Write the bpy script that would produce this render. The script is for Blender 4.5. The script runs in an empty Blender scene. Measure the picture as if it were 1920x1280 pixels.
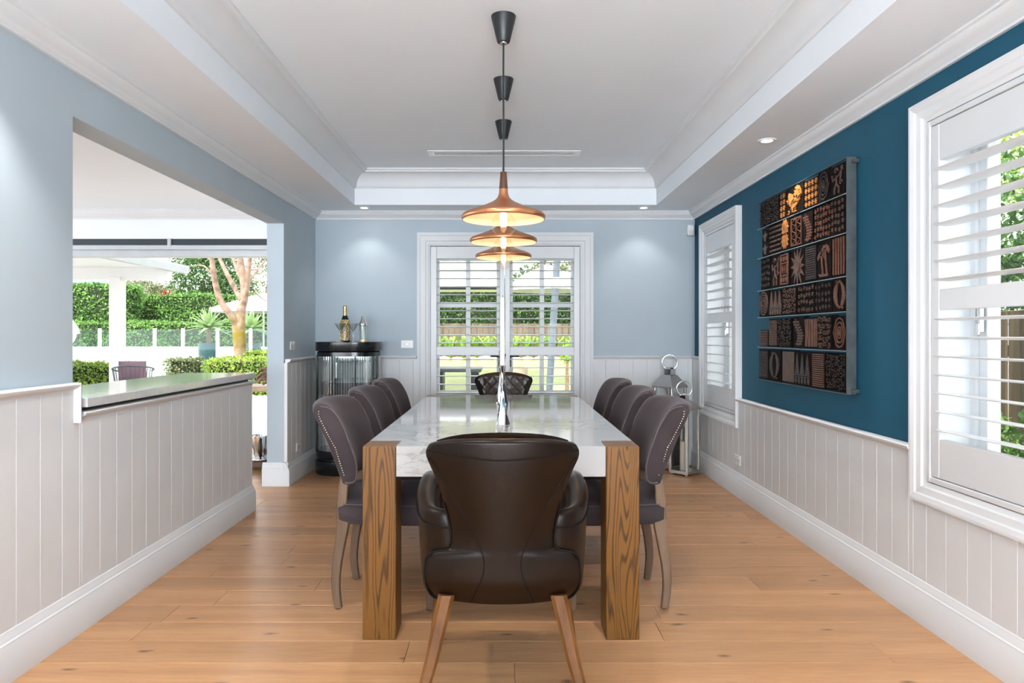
import bpy, bmesh, math, random
import numpy as np
from mathutils import Vector, Matrix, Euler

random.seed(7)
S = bpy.context.scene
COL = S.collection
PI = math.pi
R = math.radians

# ------------------------------------------------------------------ camera, world, light, exposure
EYE, FPX, VX, VY = 1.2, 1300.0, 944.0, 628.0        # eye height, focal length and vanishing point of the 1920x1280 frame
cam_d = bpy.data.cameras.new('camera')
cam = bpy.data.objects.new('camera', cam_d)
COL.objects.link(cam)
cam.location = (0, 0, EYE)
cam.rotation_euler = (PI / 2, 0, 0)
cam_d.sensor_width = 36.0
cam_d.lens = FPX / 1920 * 36.0
cam_d.shift_x = (960 - VX) / 1920
cam_d.shift_y = -(640 - VY) / 1920
cam_d.clip_start = 0.05
cam_d.clip_end = 300
S.camera = cam

W = bpy.data.worlds.new('sky'); S.world = W
W.use_nodes = True
bg = W.node_tree.nodes['Background']
bg.inputs['Color'].default_value = (0.945, 0.975, 1.0, 1)
bg.inputs['Strength'].default_value = 1.4

def light(name, kind, loc, rot=(0, 0, 0), power=100, color=(1, 1, 1), parent=None, **kw):
    d = bpy.data.lights.new(name, kind); d.energy = power; d.color = color
    for k, v in kw.items():
        setattr(d, k, v)
    o = bpy.data.objects.new(name, d); COL.objects.link(o)
    o.location = loc; o.rotation_euler = rot
    if parent: o.parent = parent
    return o

light('sun', 'SUN', (0, 0, 20), (R(38), 0, R(-28)), 4.0, (1, 0.95, 0.88), angle=R(1.5))
# unseen fill area lights added behind the camera to brighten both rooms
light('fill_rear', 'AREA', (0.0, -3.7, 1.25), (R(166), 0, 0), 620, (0.84, 0.925, 1.0), shape='RECTANGLE', size=3.2, size_y=2.1)  # added fill, tilted up to bounce off the ceiling
light('fill_family_room_rear', 'AREA', (-4.6, -3.7, 1.25), (R(140), 0, 0), 150, (0.84, 0.925, 1.0), shape='RECTANGLE', size=4.5, size_y=2.1)

light('fill_family_room_side', 'AREA', (-7.9, 4.6, 1.25), (R(90), 0, R(-90)), 80, (0.84, 0.93, 1.0), shape='RECTANGLE', size=5.0, size_y=2.1)  # unseen side fill, added in front of the solid wall

S.view_settings.view_transform = 'Standard'
S.view_settings.look = 'None'
S.view_settings.gamma = 1
S.view_settings.use_curve_mapping = False
S.view_settings.exposure = 1.25
S.cycles.max_bounces = 6
S.cycles.diffuse_bounces = 4
S.cycles.transparent_max_bounces = 10
S.cycles.glossy_bounces = 3
S.cycles.use_light_tree = False
S.cycles.adaptive_threshold = 0.06
S.cycles.caustics_reflective = False
S.cycles.caustics_refractive = False
S.cycles.sample_clamp_indirect = 6.0

# ------------------------------------------------------------------ materials
MATS = {}
def nodes_of(name):
    m = bpy.data.materials.new(name); m.use_nodes = True
    nt = m.node_tree
    return m, nt, nt.nodes['Principled BSDF']
def N(nt, t, **kw):
    n = nt.nodes.new(t)
    for k, v in kw.items():
        if k.startswith('i_'):
            n.inputs[k[2:].replace('_', ' ')].default_value = v
        else:
            setattr(n, k, v)
    return n
def L(nt, a, b): nt.links.new(a, b)
def c4(c): return (c[0], c[1], c[2], 1)

def pm(name, col, rough=0.5, metal=0.0, var=(6, 0.04), bump=None, spec=0.5, sheen=0, coat=0, emis=None, space='Object', stretch=(1, 1, 1), rvar=0.0):
    """principled material: noise tone variation, optional noise bump"""
    if name in MATS: return MATS[name]
    m, nt, p = nodes_of(name)
    tc = N(nt, 'ShaderNodeTexCoord'); mp = N(nt, 'ShaderNodeMapping'); mp.inputs['Scale'].default_value = stretch
    L(nt, tc.outputs[space], mp.inputs['Vector'])
    nz = N(nt, 'ShaderNodeTexNoise'); nz.inputs['Scale'].default_value = var[0]; nz.inputs['Detail'].default_value = 2
    L(nt, mp.outputs[0], nz.inputs['Vector'])
    cr = N(nt, 'ShaderNodeValToRGB')
    a = var[1]
    cr.color_ramp.elements[0].position = 0.3; cr.color_ramp.elements[1].position = 0.7
    cr.color_ramp.elements[0].color = c4([max(0, x * (1 - a)) for x in col])
    cr.color_ramp.elements[1].color = c4([min(1, x * (1 + a)) for x in col])
    L(nt, nz.outputs['Fac'], cr.inputs['Fac'])
    out = cr.outputs['Color']
    if rvar:
        oi = N(nt, 'ShaderNodeObjectInfo'); hs = N(nt, 'ShaderNodeHueSaturation')
        mr = N(nt, 'ShaderNodeMapRange'); mr.inputs['To Min'].default_value = 1 - rvar; mr.inputs['To Max'].default_value = 1 + rvar
        L(nt, oi.outputs['Random'], mr.inputs['Value']); L(nt, mr.outputs[0], hs.inputs['Value'])
        L(nt, out, hs.inputs['Color']); out = hs.outputs['Color']
    L(nt, out, p.inputs['Base Color'])
    p.inputs['Roughness'].default_value = rough
    p.inputs['Metallic'].default_value = metal
    p.inputs['Specular IOR Level'].default_value = spec
    if sheen:
        p.inputs['Sheen Weight'].default_value = sheen; p.inputs['Sheen Roughness'].default_value = 0.35
        p.inputs['Sheen Tint'].default_value = c4([min(1, x * 4 + .2) for x in col])
    if coat:
        p.inputs['Coat Weight'].default_value = coat; p.inputs['Coat Roughness'].default_value = 0.12
    if emis:
        p.inputs['Emission Color'].default_value = c4(emis[0]); p.inputs['Emission Strength'].default_value = emis[1]
    if bump:
        bn = N(nt, 'ShaderNodeTexNoise'); bn.inputs['Scale'].default_value = bump[0]; bn.inputs['Detail'].default_value = 2
        L(nt, mp.outputs[0], bn.inputs['Vector'])
        b = N(nt, 'ShaderNodeBump'); b.inputs['Strength'].default_value = bump[1]; b.inputs['Distance'].default_value = 0.01
        L(nt, bn.outputs['Fac'], b.inputs['Height']); L(nt, b.outputs[0], p.inputs['Normal'])
    MATS[name] = m
    return m

def thin_glass(name, tint=(0.95, 0.98, 0.97), rough=0.0, base=0.03, scale=0.9, power=4.0):
    m, nt, p = nodes_of(name)
    nt.nodes.remove(p)
    out = nt.nodes['Material Output']
    t = N(nt, 'ShaderNodeBsdfTransparent'); t.inputs['Color'].default_value = c4(tint)
    g = N(nt, 'ShaderNodeBsdfGlossy'); g.inputs['Roughness'].default_value = rough
    fr = N(nt, 'ShaderNodeLayerWeight')
    pw = N(nt, 'ShaderNodeMath', operation='POWER'); pw.inputs[1].default_value = power; L(nt, fr.outputs['Facing'], pw.inputs[0])
    mx = N(nt, 'ShaderNodeMixShader')
    ml = N(nt, 'ShaderNodeMath', operation='MULTIPLY_ADD', use_clamp=True); ml.inputs[1].default_value = scale; ml.inputs[2].default_value = base
    L(nt, pw.outputs[0], ml.inputs[0]); L(nt, ml.outputs[0], mx.inputs[0])
    L(nt, t.outputs[0], mx.inputs[1]); L(nt, g.outputs[0], mx.inputs[2]); L(nt, mx.outputs[0], out.inputs['Surface'])
    MATS[name] = m
    return m

def wood(name, c1, c2, grain=(1, 12, 12), rough=0.45, ring=0.35, rvar=0.1, knots=False, bump=0, spec=.5, pores=0.5, ringscale=1.0, distort=60.0, thin=.35):
    """wood: long axis is the one with the small scale in grain"""
    m, nt, p = nodes_of(name)
    tc = N(nt, 'ShaderNodeTexCoord'); oi = N(nt, 'ShaderNodeObjectInfo')
    off = N(nt, 'ShaderNodeVectorMath', operation='MULTIPLY_ADD')
    cmb = N(nt, 'ShaderNodeCombineXYZ')
    for i in range(3): L(nt, oi.outputs['Random'], cmb.inputs[i])
    off.inputs[1].default_value = (37, 23, 51); L(nt, cmb.outputs[0], off.inputs[0]); L(nt, tc.outputs['Object'], off.inputs[2])
    mp = N(nt, 'ShaderNodeMapping'); mp.inputs['Scale'].default_value = grain
    L(nt, off.outputs[0], mp.inputs['Vector'])
    wn = N(nt, 'ShaderNodeTexNoise'); wn.inputs['Scale'].default_value = ringscale; wn.inputs['Detail'].default_value = 2.5; wn.inputs['Roughness'].default_value = .45
    mq = N(nt, 'ShaderNodeMapping'); mq.inputs['Scale'].default_value = tuple(.22*q for q in grain); L(nt, off.outputs[0], mq.inputs['Vector']); L(nt, mq.outputs[0], wn.inputs['Vector'])
    wm = N(nt, 'ShaderNodeMath', operation='MULTIPLY'); wm.inputs[1].default_value = distort; L(nt, wn.outputs['Fac'], wm.inputs[0])
    ws = N(nt, 'ShaderNodeMath', operation='SINE'); L(nt, wm.outputs[0], ws.inputs[0])
    wv = N(nt, 'ShaderNodeMapRange'); wv.inputs['From Min'].default_value = -1; wv.inputs['From Max'].default_value = thin; L(nt, ws.outputs[0], wv.inputs['Value'])
    nz = N(nt, 'ShaderNodeTexNoise'); nz.inputs['Scale'].default_value = 9; nz.inputs['Detail'].default_value = 4; nz.inputs['Roughness'].default_value = .7
    L(nt, mp.outputs[0], nz.inputs['Vector'])
    big = N(nt, 'ShaderNodeTexNoise'); big.inputs['Scale'].default_value = 1.2; big.inputs['Detail'].default_value = 2
    L(nt, mp.outputs[0], big.inputs['Vector'])
    a = N(nt, 'ShaderNodeMath', operation='MULTIPLY'); a.inputs[1].default_value = ring; L(nt, wv.outputs[0], a.inputs[0])
    b = N(nt, 'ShaderNodeMath', operation='MULTIPLY_ADD'); b.inputs[1].default_value = pores; L(nt, nz.outputs['Fac'], b.inputs[0]); L(nt, a.outputs[0], b.inputs[2])
    c = N(nt, 'ShaderNodeMath', operation='MULTIPLY_ADD'); c.inputs[1].default_value = 0.4; L(nt, big.outputs['Fac'], c.inputs[0]); L(nt, b.outputs[0], c.inputs[2])
    cr = N(nt, 'ShaderNodeValToRGB'); e = cr.color_ramp.elements
    e[0].position = 0.25; e[0].color = c4(c1); e[1].position = 0.9; e[1].color = c4(c2)
    L(nt, c.outputs[0], cr.inputs['Fac'])
    hs = N(nt, 'ShaderNodeHueSaturation'); mr = N(nt, 'ShaderNodeMapRange')
    mr.inputs['To Min'].default_value = 1 - rvar; mr.inputs['To Max'].default_value = 1 + rvar
    L(nt, oi.outputs['Random'], mr.inputs['Value']); L(nt, mr.outputs[0], hs.inputs['Value']); L(nt, cr.outputs['Color'], hs.inputs['Color'])
    col = hs.outputs['Color']
    if knots:
        mk = N(nt, 'ShaderNodeMapping'); mk.inputs['Scale'].default_value = (1.0, 2.6, 1.0); L(nt, off.outputs[0], mk.inputs['Vector'])
        dn = N(nt, 'ShaderNodeTexNoise'); dn.inputs['Scale'].default_value = 9; L(nt, mk.outputs[0], dn.inputs['Vector'])
        dm = N(nt, 'ShaderNodeVectorMath', operation='MULTIPLY_ADD'); dm.inputs[1].default_value = (.06, .06, 0); L(nt, dn.outputs['Color'], dm.inputs[0]); L(nt, mk.outputs[0], dm.inputs[2])
        vo = N(nt, 'ShaderNodeTexVoronoi', voronoi_dimensions='2D'); vo.inputs['Scale'].default_value = 1.55; vo.inputs['Randomness'].default_value = 1
        L(nt, dm.outputs[0], vo.inputs['Vector'])
        kr = N(nt, 'ShaderNodeValToRGB'); ke = kr.color_ramp.elements
        ke[0].position = 0.012; ke[0].color = (0.22, 0.2, 0.2, 1); ke[1].position = 0.055; ke[1].color = (1, 1, 1, 1)
        L(nt, vo.outputs['Distance'], kr.inputs['Fac'])
        mu = N(nt, 'ShaderNodeMixRGB', blend_type='MULTIPLY'); mu.inputs['Fac'].default_value = 0.85
        L(nt, col, mu.inputs['Color1']); L(nt, kr.outputs['Color'], mu.inputs['Color2']); col = mu.outputs['Color']
    L(nt, col, p.inputs['Base Color'])
    p.inputs['Roughness'].default_value = rough; p.inputs['Specular IOR Level'].default_value = spec
    if bump:
        bp = N(nt, 'ShaderNodeBump'); bp.inputs['Strength'].default_value = bump; bp.inputs['Distance'].default_value = 0.002
        L(nt, nz.outputs['Fac'], bp.inputs['Height']); L(nt, bp.outputs[0], p.inputs['Normal'])
    MATS[name] = m
    return m

def marble(name):
    m, nt, p = nodes_of(name)
    tc = N(nt, 'ShaderNodeTexCoord')
    n1 = N(nt, 'ShaderNodeTexNoise'); n1.inputs['Scale'].default_value = 3.6; n1.inputs['Detail'].default_value = 9; n1.inputs['Roughness'].default_value = .62
    n1.inputs['Distortion'].default_value = .7
    L(nt, tc.outputs['Object'], n1.inputs['Vector'])
    d = N(nt, 'ShaderNodeMath', operation='SUBTRACT'); d.inputs[1].default_value = 0.5; L(nt, n1.outputs['Fac'], d.inputs[0])
    ab = N(nt, 'ShaderNodeMath', operation='ABSOLUTE'); L(nt, d.outputs[0], ab.inputs[0])
    cr = N(nt, 'ShaderNodeValToRGB'); e = cr.color_ramp.elements
    e[0].position = 0.0; e[0].color = (0.15, 0.143, 0.135, 1); e[1].position = 0.012; e[1].color = (0.33, 0.328, 0.325, 1)
    x = cr.color_ramp.elements.new(0.05); x.color = (0.375, 0.375, 0.375, 1)
    L(nt, ab.outputs[0], cr.inputs['Fac'])
    n2 = N(nt, 'ShaderNodeTexNoise'); n2.inputs['Scale'].default_value = 1.3; n2.inputs['Detail'].default_value = 4; L(nt, tc.outputs['Object'], n2.inputs['Vector'])
    r2 = N(nt, 'ShaderNodeValToRGB'); r2.color_ramp.elements[0].position = .42; r2.color_ramp.elements[1].position = .58
    L(nt, n2.outputs['Fac'], r2.inputs['Fac'])
    mx = N(nt, 'ShaderNodeMixRGB'); mx.inputs['Color2'].default_value = (0.375, 0.375, 0.375, 1)
    L(nt, r2.outputs['Color'], mx.inputs['Fac']); L(nt, cr.outputs['Color'], mx.inputs['Color1'])
    L(nt, mx.outputs['Color'], p.inputs['Base Color'])
    p.inputs['Roughness'].default_value = 0.07; p.inputs['Specular IOR Level'].default_value = 0.75
    MATS[name] = m
    return m

def foliage_mat(name, c1, c2, scale=3.0):
    m, nt, p = nodes_of(name)
    g = N(nt, 'ShaderNodeNewGeometry')
    nz = N(nt, 'ShaderNodeTexNoise'); nz.inputs['Scale'].default_value = scale; nz.inputs['Detail'].default_value = 2; nz.inputs['Roughness'].default_value = .75
    L(nt, g.outputs['Position'], nz.inputs['Vector'])
    wn = N(nt, 'ShaderNodeMath', operation='MULTIPLY_ADD'); wn.inputs[1].default_value = 0.35
    L(nt, g.outputs['Random Per Island'], wn.inputs[0]); L(nt, nz.outputs['Fac'], wn.inputs[2])
    cr = N(nt, 'ShaderNodeValToRGB'); cr.color_ramp.elements[0].position = .4; cr.color_ramp.elements[1].position = .95
    cr.color_ramp.elements[0].color = c4(c1); cr.color_ramp.elements[1].color = c4(c2)
    L(nt, wn.outputs[0], cr.inputs['Fac']); L(nt, cr.outputs['Color'], p.inputs['Base Color'])
    p.inputs['Roughness'].default_value = 0.55
    p.inputs['Subsurface Weight'].default_value = 0.0
    tr = N(nt, 'ShaderNodeBsdfTranslucent'); L(nt, cr.outputs['Color'], tr.inputs['Color'])
    mx = N(nt, 'ShaderNodeMixShader'); mx.inputs[0].default_value = 0.3
    out = nt.nodes['Material Output']
    L(nt, p.outputs[0], mx.inputs[1]); L(nt, tr.outputs[0], mx.inputs[2]); L(nt, mx.outputs[0], out.inputs['Surface'])
    MATS[name] = m
    return m

M_blue = pm('blue_grey_wall_paint', (0.425, 0.495, 0.545), 0.7, var=(3, .02), spec=.3)
M_teal = pm('deep_teal_wall_paint', (0.010, 0.078, 0.130), 0.6, var=(3, .03), spec=.22)
M_white = pm('white_ceiling_paint', (0.82, 0.86, 0.90), 0.65, var=(2, .01))
M_trim = pm('white_satin_trim_paint', (0.71, 0.725, 0.74), 0.5, var=(4, .012), spec=.3)
M_shut = pm('white_shutter_enamel', (0.70, 0.715, 0.73), 0.35, var=(4, .01))
M_floorbase = pm('dark_floor_joint', (0.24, 0.13, 0.065), 0.6)
M_plank = wood('oak_floor_board', (0.32, 0.158, 0.070), (0.56, 0.305, 0.148), (0.7, 8, 8), 0.32, spec=.28, ring=.13, rvar=.12, knots=True, pores=.6, ringscale=1.0, distort=70)
M_oak = wood('honey_stained_oak', (0.012, 0.004, 0.0008), (0.150, 0.061, 0.0090), (26, 26, 2.0), 0.35, ring=.5, rvar=.15, pores=.55, ringscale=1.0, distort=300, thin=.1, spec=.3)
M_legwood = wood('limed_oak', (0.085, 0.05, 0.03), (0.185, 0.12, 0.075), (14, 14, 1.2), 0.5, spec=.25, ring=.25, rvar=.08)
M_legbrown = wood('warm_oak_leg', (0.075, 0.027, 0.006), (0.17, 0.069, 0.018), (14, 14, 1.2), 0.5, spec=.15, ring=.25, rvar=.08)
M_walnut = wood('walnut_neck', (0.045, 0.018, 0.008), (0.11, 0.045, 0.02), (20, 20, 2), 0.45, ring=.3, rvar=.05)
M_marble = marble('white_veined_marble')
M_velvet = pm('grey_purple_velvet', (0.040, 0.029, 0.031), 0.8, var=(7, .22), sheen=.4, rvar=.1, spec=.25)
M_velvet_pipe = pm('velvet_piping', (0.085, 0.068, 0.07), 0.8, var=(7, .1), sheen=.3, spec=.2)
M_leather = pm('dark_brown_leather', (0.0080, 0.0032, 0.0010), 0.34, var=(5, .25), bump=(240, .04), spec=.20)
M_leather_quilt = pm('quilted_brown_leather', (0.030, 0.016, 0.010), 0.34, var=(5, .2), bump=(240, .08))
M_pipe = pm('black_leather_piping', (0.006, 0.0045, 0.004), 0.6, spec=.08)
M_nail = pm('pale_brass_nailhead', (0.75, 0.66, 0.52), 0.25, 1.0)
M_chrome = pm('polished_chrome', (0.82, 0.82, 0.82), 0.08, 1.0, var=(5, .01))
M_nickel = pm('brushed_nickel', (0.62, 0.60, 0.57), 0.25, 1.0, var=(5, .02))
M_steel = pm('grey_raw_steel', (0.085, 0.10, 0.105), 0.45, .6, var=(14, .2))
M_copper = pm('satin_copper', (0.60, 0.265, 0.13), 0.33, 0.9, var=(5, .05))
M_inner = pm('cream_shade_lining', (0.80, 0.64, 0.47), 0.6)
M_black = pm('black_plastic', (0.012, 0.013, 0.014), 0.45)
M_blackgloss = pm('black_lacquer', (0.006, 0.008, 0.010), 0.22, var=(3, .05))
M_bulb = thin_glass('bulb_clear_glass', (1, 0.97, 0.93), 0.0, .02, .5, 3)
M_glass = thin_glass('window_glass', (0.985, 0.99, 0.985), 0.0, .0012, .3)
M_crystal = thin_glass('clear_drinking_glass', (0.93, 0.94, 0.92), 0.0, .06, .8, 2)
M_poolglass = thin_glass('tinted_fence_glass', (0.80, 0.91, 0.88), 0.0, .05, .4)
M_fil = pm('glowing_filament', (1, 0.8, 0.5), .5, emis=((1.0, 0.66, 0.34), 14))
M_lens = pm('lit_downlight_lens', (1, 1, 1), .5, emis=((1.0, 0.96, 0.9), 9))
M_stone = pm('pale_grey_stone', (0.62, 0.63, 0.63), 0.09, var=(40, .05), spec=.7)
M_wax = pm('ivory_candle_wax', (0.78, 0.72, 0.60), 0.5)
M_waxwhite = pm('white_candle_wax', (0.86, 0.85, 0.83), 0.45)
M_switch = pm('white_switch_plastic', (0.82, 0.82, 0.82), 0.3)
M_slot = pm('dark_slot', (0.02, 0.02, 0.022), 0.6)
M_gold = pm('gold_foil', (0.78, 0.58, 0.28), 0.3, 1.0, bump=(80, .4))
M_bottle = pm('dark_bottle_glass', (0.012, 0.016, 0.010), 0.08, var=(5, .1))

# ------------------------------------------------------------------ mesh helpers
class MB:
    def __init__(s): s.v = []; s.f = []
    def add(s, vs, fs):
        o = len(s.v); s.v += [tuple(v) for v in vs]; s.f += [tuple(i + o for i in f) for f in fs]; return s
    def box(s, x0, x1, y0, y1, z0, z1, c=0.0):
        if c <= 0:
            return s.add([(x0,y0,z0),(x1,y0,z0),(x1,y1,z0),(x0,y1,z0),(x0,y0,z1),(x1,y0,z1),(x1,y1,z1),(x0,y1,z1)],
                         [(0,3,2,1),(4,5,6,7),(0,1,5,4),(1,2,6,5),(2,3,7,6),(3,0,4,7)])
        lo = (x0, y0, z0); hi = (x1, y1, z1); vs = []; idx = {}
        for sx in (0, 1):
            for sy in (0, 1):
                for sz in (0, 1):
                    p = [hi[0] if sx else lo[0], hi[1] if sy else lo[1], hi[2] if sz else lo[2]]
                    sg = (-1 if sx else 1, -1 if sy else 1, -1 if sz else 1)
                    for ax in range(3):     # vertex that lies on the face normal to ax
                        q = [p[k] + (0 if k == ax else sg[k] * c) for k in range(3)]
                        idx[(sx, sy, sz, ax)] = len(vs); vs.append(tuple(q))
        fs = []
        for ax in range(3):
            a, b = [k for k in range(3) if k != ax]
            for sd in (0, 1):
                q = []
                for (i, j) in ((0,0),(1,0),(1,1),(0,1)):
                    k = [0,0,0]; k[ax] = sd; k[a] = i; k[b] = j
                    q.append(idx[(k[0],k[1],k[2],ax)])
                fs.append(tuple(q))
        for ax in range(3):
            a, b = [k for k in range(3) if k != ax]
            for i in (0, 1):
                for j in (0, 1):
                    k0 = [0,0,0]; k0[a] = i; k0[b] = j; k1 = list(k0); k1[ax] = 1
                    fs.append((idx[(*k0, a)], idx[(*k1, a)], idx[(*k1, b)], idx[(*k0, b)]))
        for sx in (0, 1):
            for sy in (0, 1):
                for sz in (0, 1):
                    fs.append((idx[(sx,sy,sz,0)], idx[(sx,sy,sz,1)], idx[(sx,sy,sz,2)]))
        return s.add(vs, fs)
    def loft(s, rings, closed=True, cap=True, loop=False):
        n = len(rings[0]); vs = [p for r in rings for p in r]; fs = []
        m = len(rings)
        for i in range(m if loop else m - 1):
            i2 = (i + 1) % m
            for j in range(n if closed else n - 1):
                k = (j + 1) % n
                fs.append((i*n+j, i*n+k, i2*n+k, i2*n+j))
        if cap and not loop:
            fs.append(tuple(range(n - 1, -1, -1))); fs.append(tuple((m-1)*n + j for j in range(n)))
        return s.add(vs, fs)
    def prism(s, poly, fn, t0, t1):
        return s.loft([[fn(u, v, t0) for u, v in poly], [fn(u, v, t1) for u, v in poly]])
    def lathe(s, prof, n=24, c=(0, 0, 0), cap=False):
        rings = []
        for r, z in prof:
            rings.append([(c[0] + r*math.cos(2*PI*k/n), c[1] + r*math.sin(2*PI*k/n), c[2] + z) for k in range(n)])
        return s.loft(rings, cap=cap)
    def tube(s, path, rad, n=8, cap=True, flat=1.0, closed=False):
        P = [Vector(p) for p in path]; m = len(P)
        rad = rad if isinstance(rad, (list, tuple)) else [rad] * m
        rings = []; up = None
        for i in range(m):
            if closed: t = P[(i+1) % m] - P[(i-1) % m]
            else: t = P[min(i+1, m-1)] - P[max(i-1, 0)]
            t.normalize()
            if up is None:
                up = Vector((0, 0, 1)) if abs(t.z) < .9 else Vector((0, 1, 0))
            a = t.cross(up)
            if a.length < 1e-5: a = t.orthogonal()
            a.normalize(); b = a.cross(t); b.normalize(); up = b
            rings.append([tuple(P[i] + a*(rad[i]*math.cos(2*PI*k/n)) + b*(rad[i]*flat*math.sin(2*PI*k/n))) for k in range(n)])
        return s.loft(rings, cap=cap, loop=closed)
    def sphere(s, c, r, n=10, m=6, sc=(1, 1, 1)):
        rings = []
        for i in range(1, m):
            a = PI*i/m
            rings.append([(c[0]+sc[0]*r*math.sin(a)*math.cos(2*PI*k/n), c[1]+sc[1]*r*math.sin(a)*math.sin(2*PI*k/n), c[2]+sc[2]*r*math.cos(a)) for k in range(n)])
        o = len(s.v); s.loft(rings, cap=False)
        t = len(s.v); s.v += [(c[0], c[1], c[2]+sc[2]*r), (c[0], c[1], c[2]-sc[2]*r)]
        for k in range(n):
            s.f.append((t, o+k, o+(k+1) % n)); e = o+(m-2)*n
            s.f.append((t+1, e+(k+1) % n, e+k))
        return s
    def mesh(s, name, mat, smooth=None, fix=True):
        me = bpy.data.meshes.new(name); me.from_pydata(s.v, [], s.f)
        if fix:
            b = bmesh.new(); b.from_mesh(me); bmesh.ops.recalc_face_normals(b, faces=b.faces); b.to_mesh(me); b.free()
        if smooth is not None:
            me.polygons.foreach_set('use_smooth', [True]*len(me.polygons))
            me.set_sharp_from_angle(angle=R(smooth))
        me.materials.append(mat); me.update()
        return me
    def build(s, name, mat, parent=None, smooth=None, fix=True, loc=None):
        o = bpy.data.objects.new(name, s.mesh(name, mat, smooth, fix)); COL.objects.link(o)
        if parent: o.parent = parent
        if loc: o.location = loc
        return o

def tag(o, label=None, cat=None, group=None, kind=None):
    if label: o['label'] = label
    if cat: o['category'] = cat
    if group: o['group'] = group
    if kind: o['kind'] = kind
    return o
def thing(name, label, cat, loc=(0, 0, 0), rz=0, group=None):
    o = bpy.data.objects.new(name, None); COL.objects.link(o); o.empty_display_size = .05
    o.location = loc; o.rotation_euler = (0, 0, rz)
    return tag(o, label, cat, group)
def struct(o, label=None, cat=None): return tag(o, label, cat, kind='structure')
def instance(name, mesh, parent=None, loc=(0, 0, 0), rot=(0, 0, 0), sc=(1, 1, 1)):
    o = bpy.data.objects.new(name, mesh); COL.objects.link(o); o.parent = parent
    o.location = loc; o.rotation_euler = rot; o.scale = sc
    return o
def dup(root, loc, rz=None, label=None):
    def cp(o, par):
        c = o.copy(); COL.objects.link(c); c.parent = par
        for ch in kids[o.name]: cp(ch, c)
        return c
    kids = {}
    def walk(o):
        kids[o.name] = list(o.children)
        for ch in o.children: walk(ch)
    walk(root)
    r = cp(root, None); r.location = loc
    if rz is not None: r.rotation_euler = (0, 0, rz)
    if label: r['label'] = label
    return r
def smoothstep(a, b, x):
    t = max(0, min(1, (x-a)/(b-a))); return t*t*(3-2*t)
def interp(tab, x):
    if x <= tab[0][0]: return tab[0][1]
    for (a, fa), (b, fb) in zip(tab, tab[1:]):
        if x <= b: return fa + (fb-fa)*(x-a)/(b-a)
    return tab[-1][1]
def catmull(pts, k=6):
    out = []; n = len(pts)
    for i in range(n-1):
        p0, p1, p2, p3 = pts[max(i-1, 0)], pts[i], pts[i+1], pts[min(i+2, n-1)]
        for j in range(k):
            t = j/k
            out.append(tuple(0.5*((2*b) + (-a+c)*t + (2*a-5*b+4*c-d)*t*t + (-a+3*b-3*c+d)*t**3) for a, b, c, d in zip(p0, p1, p2, p3)))
    out.append(tuple(pts[-1])); return out
def px(x, y, Y): return ((x-VX)*Y/FPX, Y, EYE-(y-VY)*Y/FPX)

# ------------------------------------------------------------------ the room
XL, XR, YB, Y0 = -1.752, 1.782, 6.46, -4.0
ZS, ZC = 2.345, 2.64
TX0, TX1, TY0, TY1 = -1.309, 1.346, 0.2, 6.10       # ceiling tray
WT = 0.028                                           # wainscot stands proud of the wall
LT = 0.135                                           # thickness of the left wall
OPN0, OPN1, HW1, OPH = 2.82, 5.53, 4.76, 2.09        # opening in the left wall, end of the half wall, head height
DX0, DX1, DZ = -0.70, 0.733, 2.05                    # back door
WIN = [(5.18, 6.155), (1.998, 2.968)]                # outer architraves of the right windows
WZ0, WZ1, AR = 0.505, 2.17, 0.085

# floor with boards
floor = MB().box(-8.2, 2.06, Y0-.1, 8.02, -.08, -.006).build('floor', M_floorbase)
struct(floor, 'light oak floorboards running across the dining room')
rng = random.Random(3)
row = 0; y = -1.06
while y < 8.0:
    w = 0.18; x = -1.9 if not (4.6 < y < 8.0) else -3.4
    xe = XR + .05 if y < YB+.1 else -1.9
    x -= rng.uniform(0.1, 1.7)
    while x < xe:
        ln = rng.choice((1.2, 1.8, 2.1, 2.1))
        a, b = max(x, -3.6), min(x+ln, xe)
        if b-a > .05:
            MB().box(-(b-a)/2+.0006, (b-a)/2-.0006, -w/2+.0006, w/2-.0006, -.006, 0, .0012).build('plank', M_plank, floor, loc=((a+b)/2, y+w/2, 0))
        x += ln
    y += w; row += 1

# walls
b = MB()
b.box(XL-LT, XL, Y0, OPN0, 0, 2.9); b.box(XL-LT, XL, OPN0, OPN1, OPH, 2.9); b.box(XL-LT, XL, OPN0, HW1, 0, .885); b.box(XL-LT, XL, OPN1, YB+.14, 0, 2.9)
wall_left = struct(b.build('wall_left', M_blue), 'pale blue-grey left wall with wide servery opening')
b = MB()
b.box(XL, DX0, YB, YB+.14, 0, 2.9); b.box(DX1, XR, YB, YB+.14, 0, 2.9); b.box(DX0, DX1, YB, YB+.14, DZ, 2.9)
wall_back = struct(b.build('wall_back', M_blue), 'pale blue-grey end wall around the shuttered doors')
b = MB(); XO = 2.05
ys = [Y0]
for a, c in sorted(WIN): ys += [a+AR, c-AR]
ys.append(YB+.14)
for i in range(0, len(ys), 2): b.box(XR, XO, ys[i], ys[i+1], 0, 2.9)
for a, c in WIN:
    b.box(XR, XO, a+AR, c-AR, 0, WZ0+AR); b.box(XR, XO, a+AR, c-AR, WZ1-AR, 2.9)
wall_right = struct(b.build('wall_right', M_teal), 'deep teal right wall with two shuttered windows')
b = MB()
b.box(-8.1, -8.0, Y0, 8.2, 0, 2.9); b.box(-8.1, -6.6, 8.0, 8.2, 0, 2.9); b.box(-2.45, XL-LT, 8.0, 8.2, 0, 2.9); b.box(-8.1, -2.45, 8.0, 8.2, 2.31, 2.9)
b.box(XL-LT, XL-LT+.1, YB+.14, 8.2, 0, 2.9)
struct(b.build('wall_family_room', M_white), 'white walls and bulkhead of the adjoining room')
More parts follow.
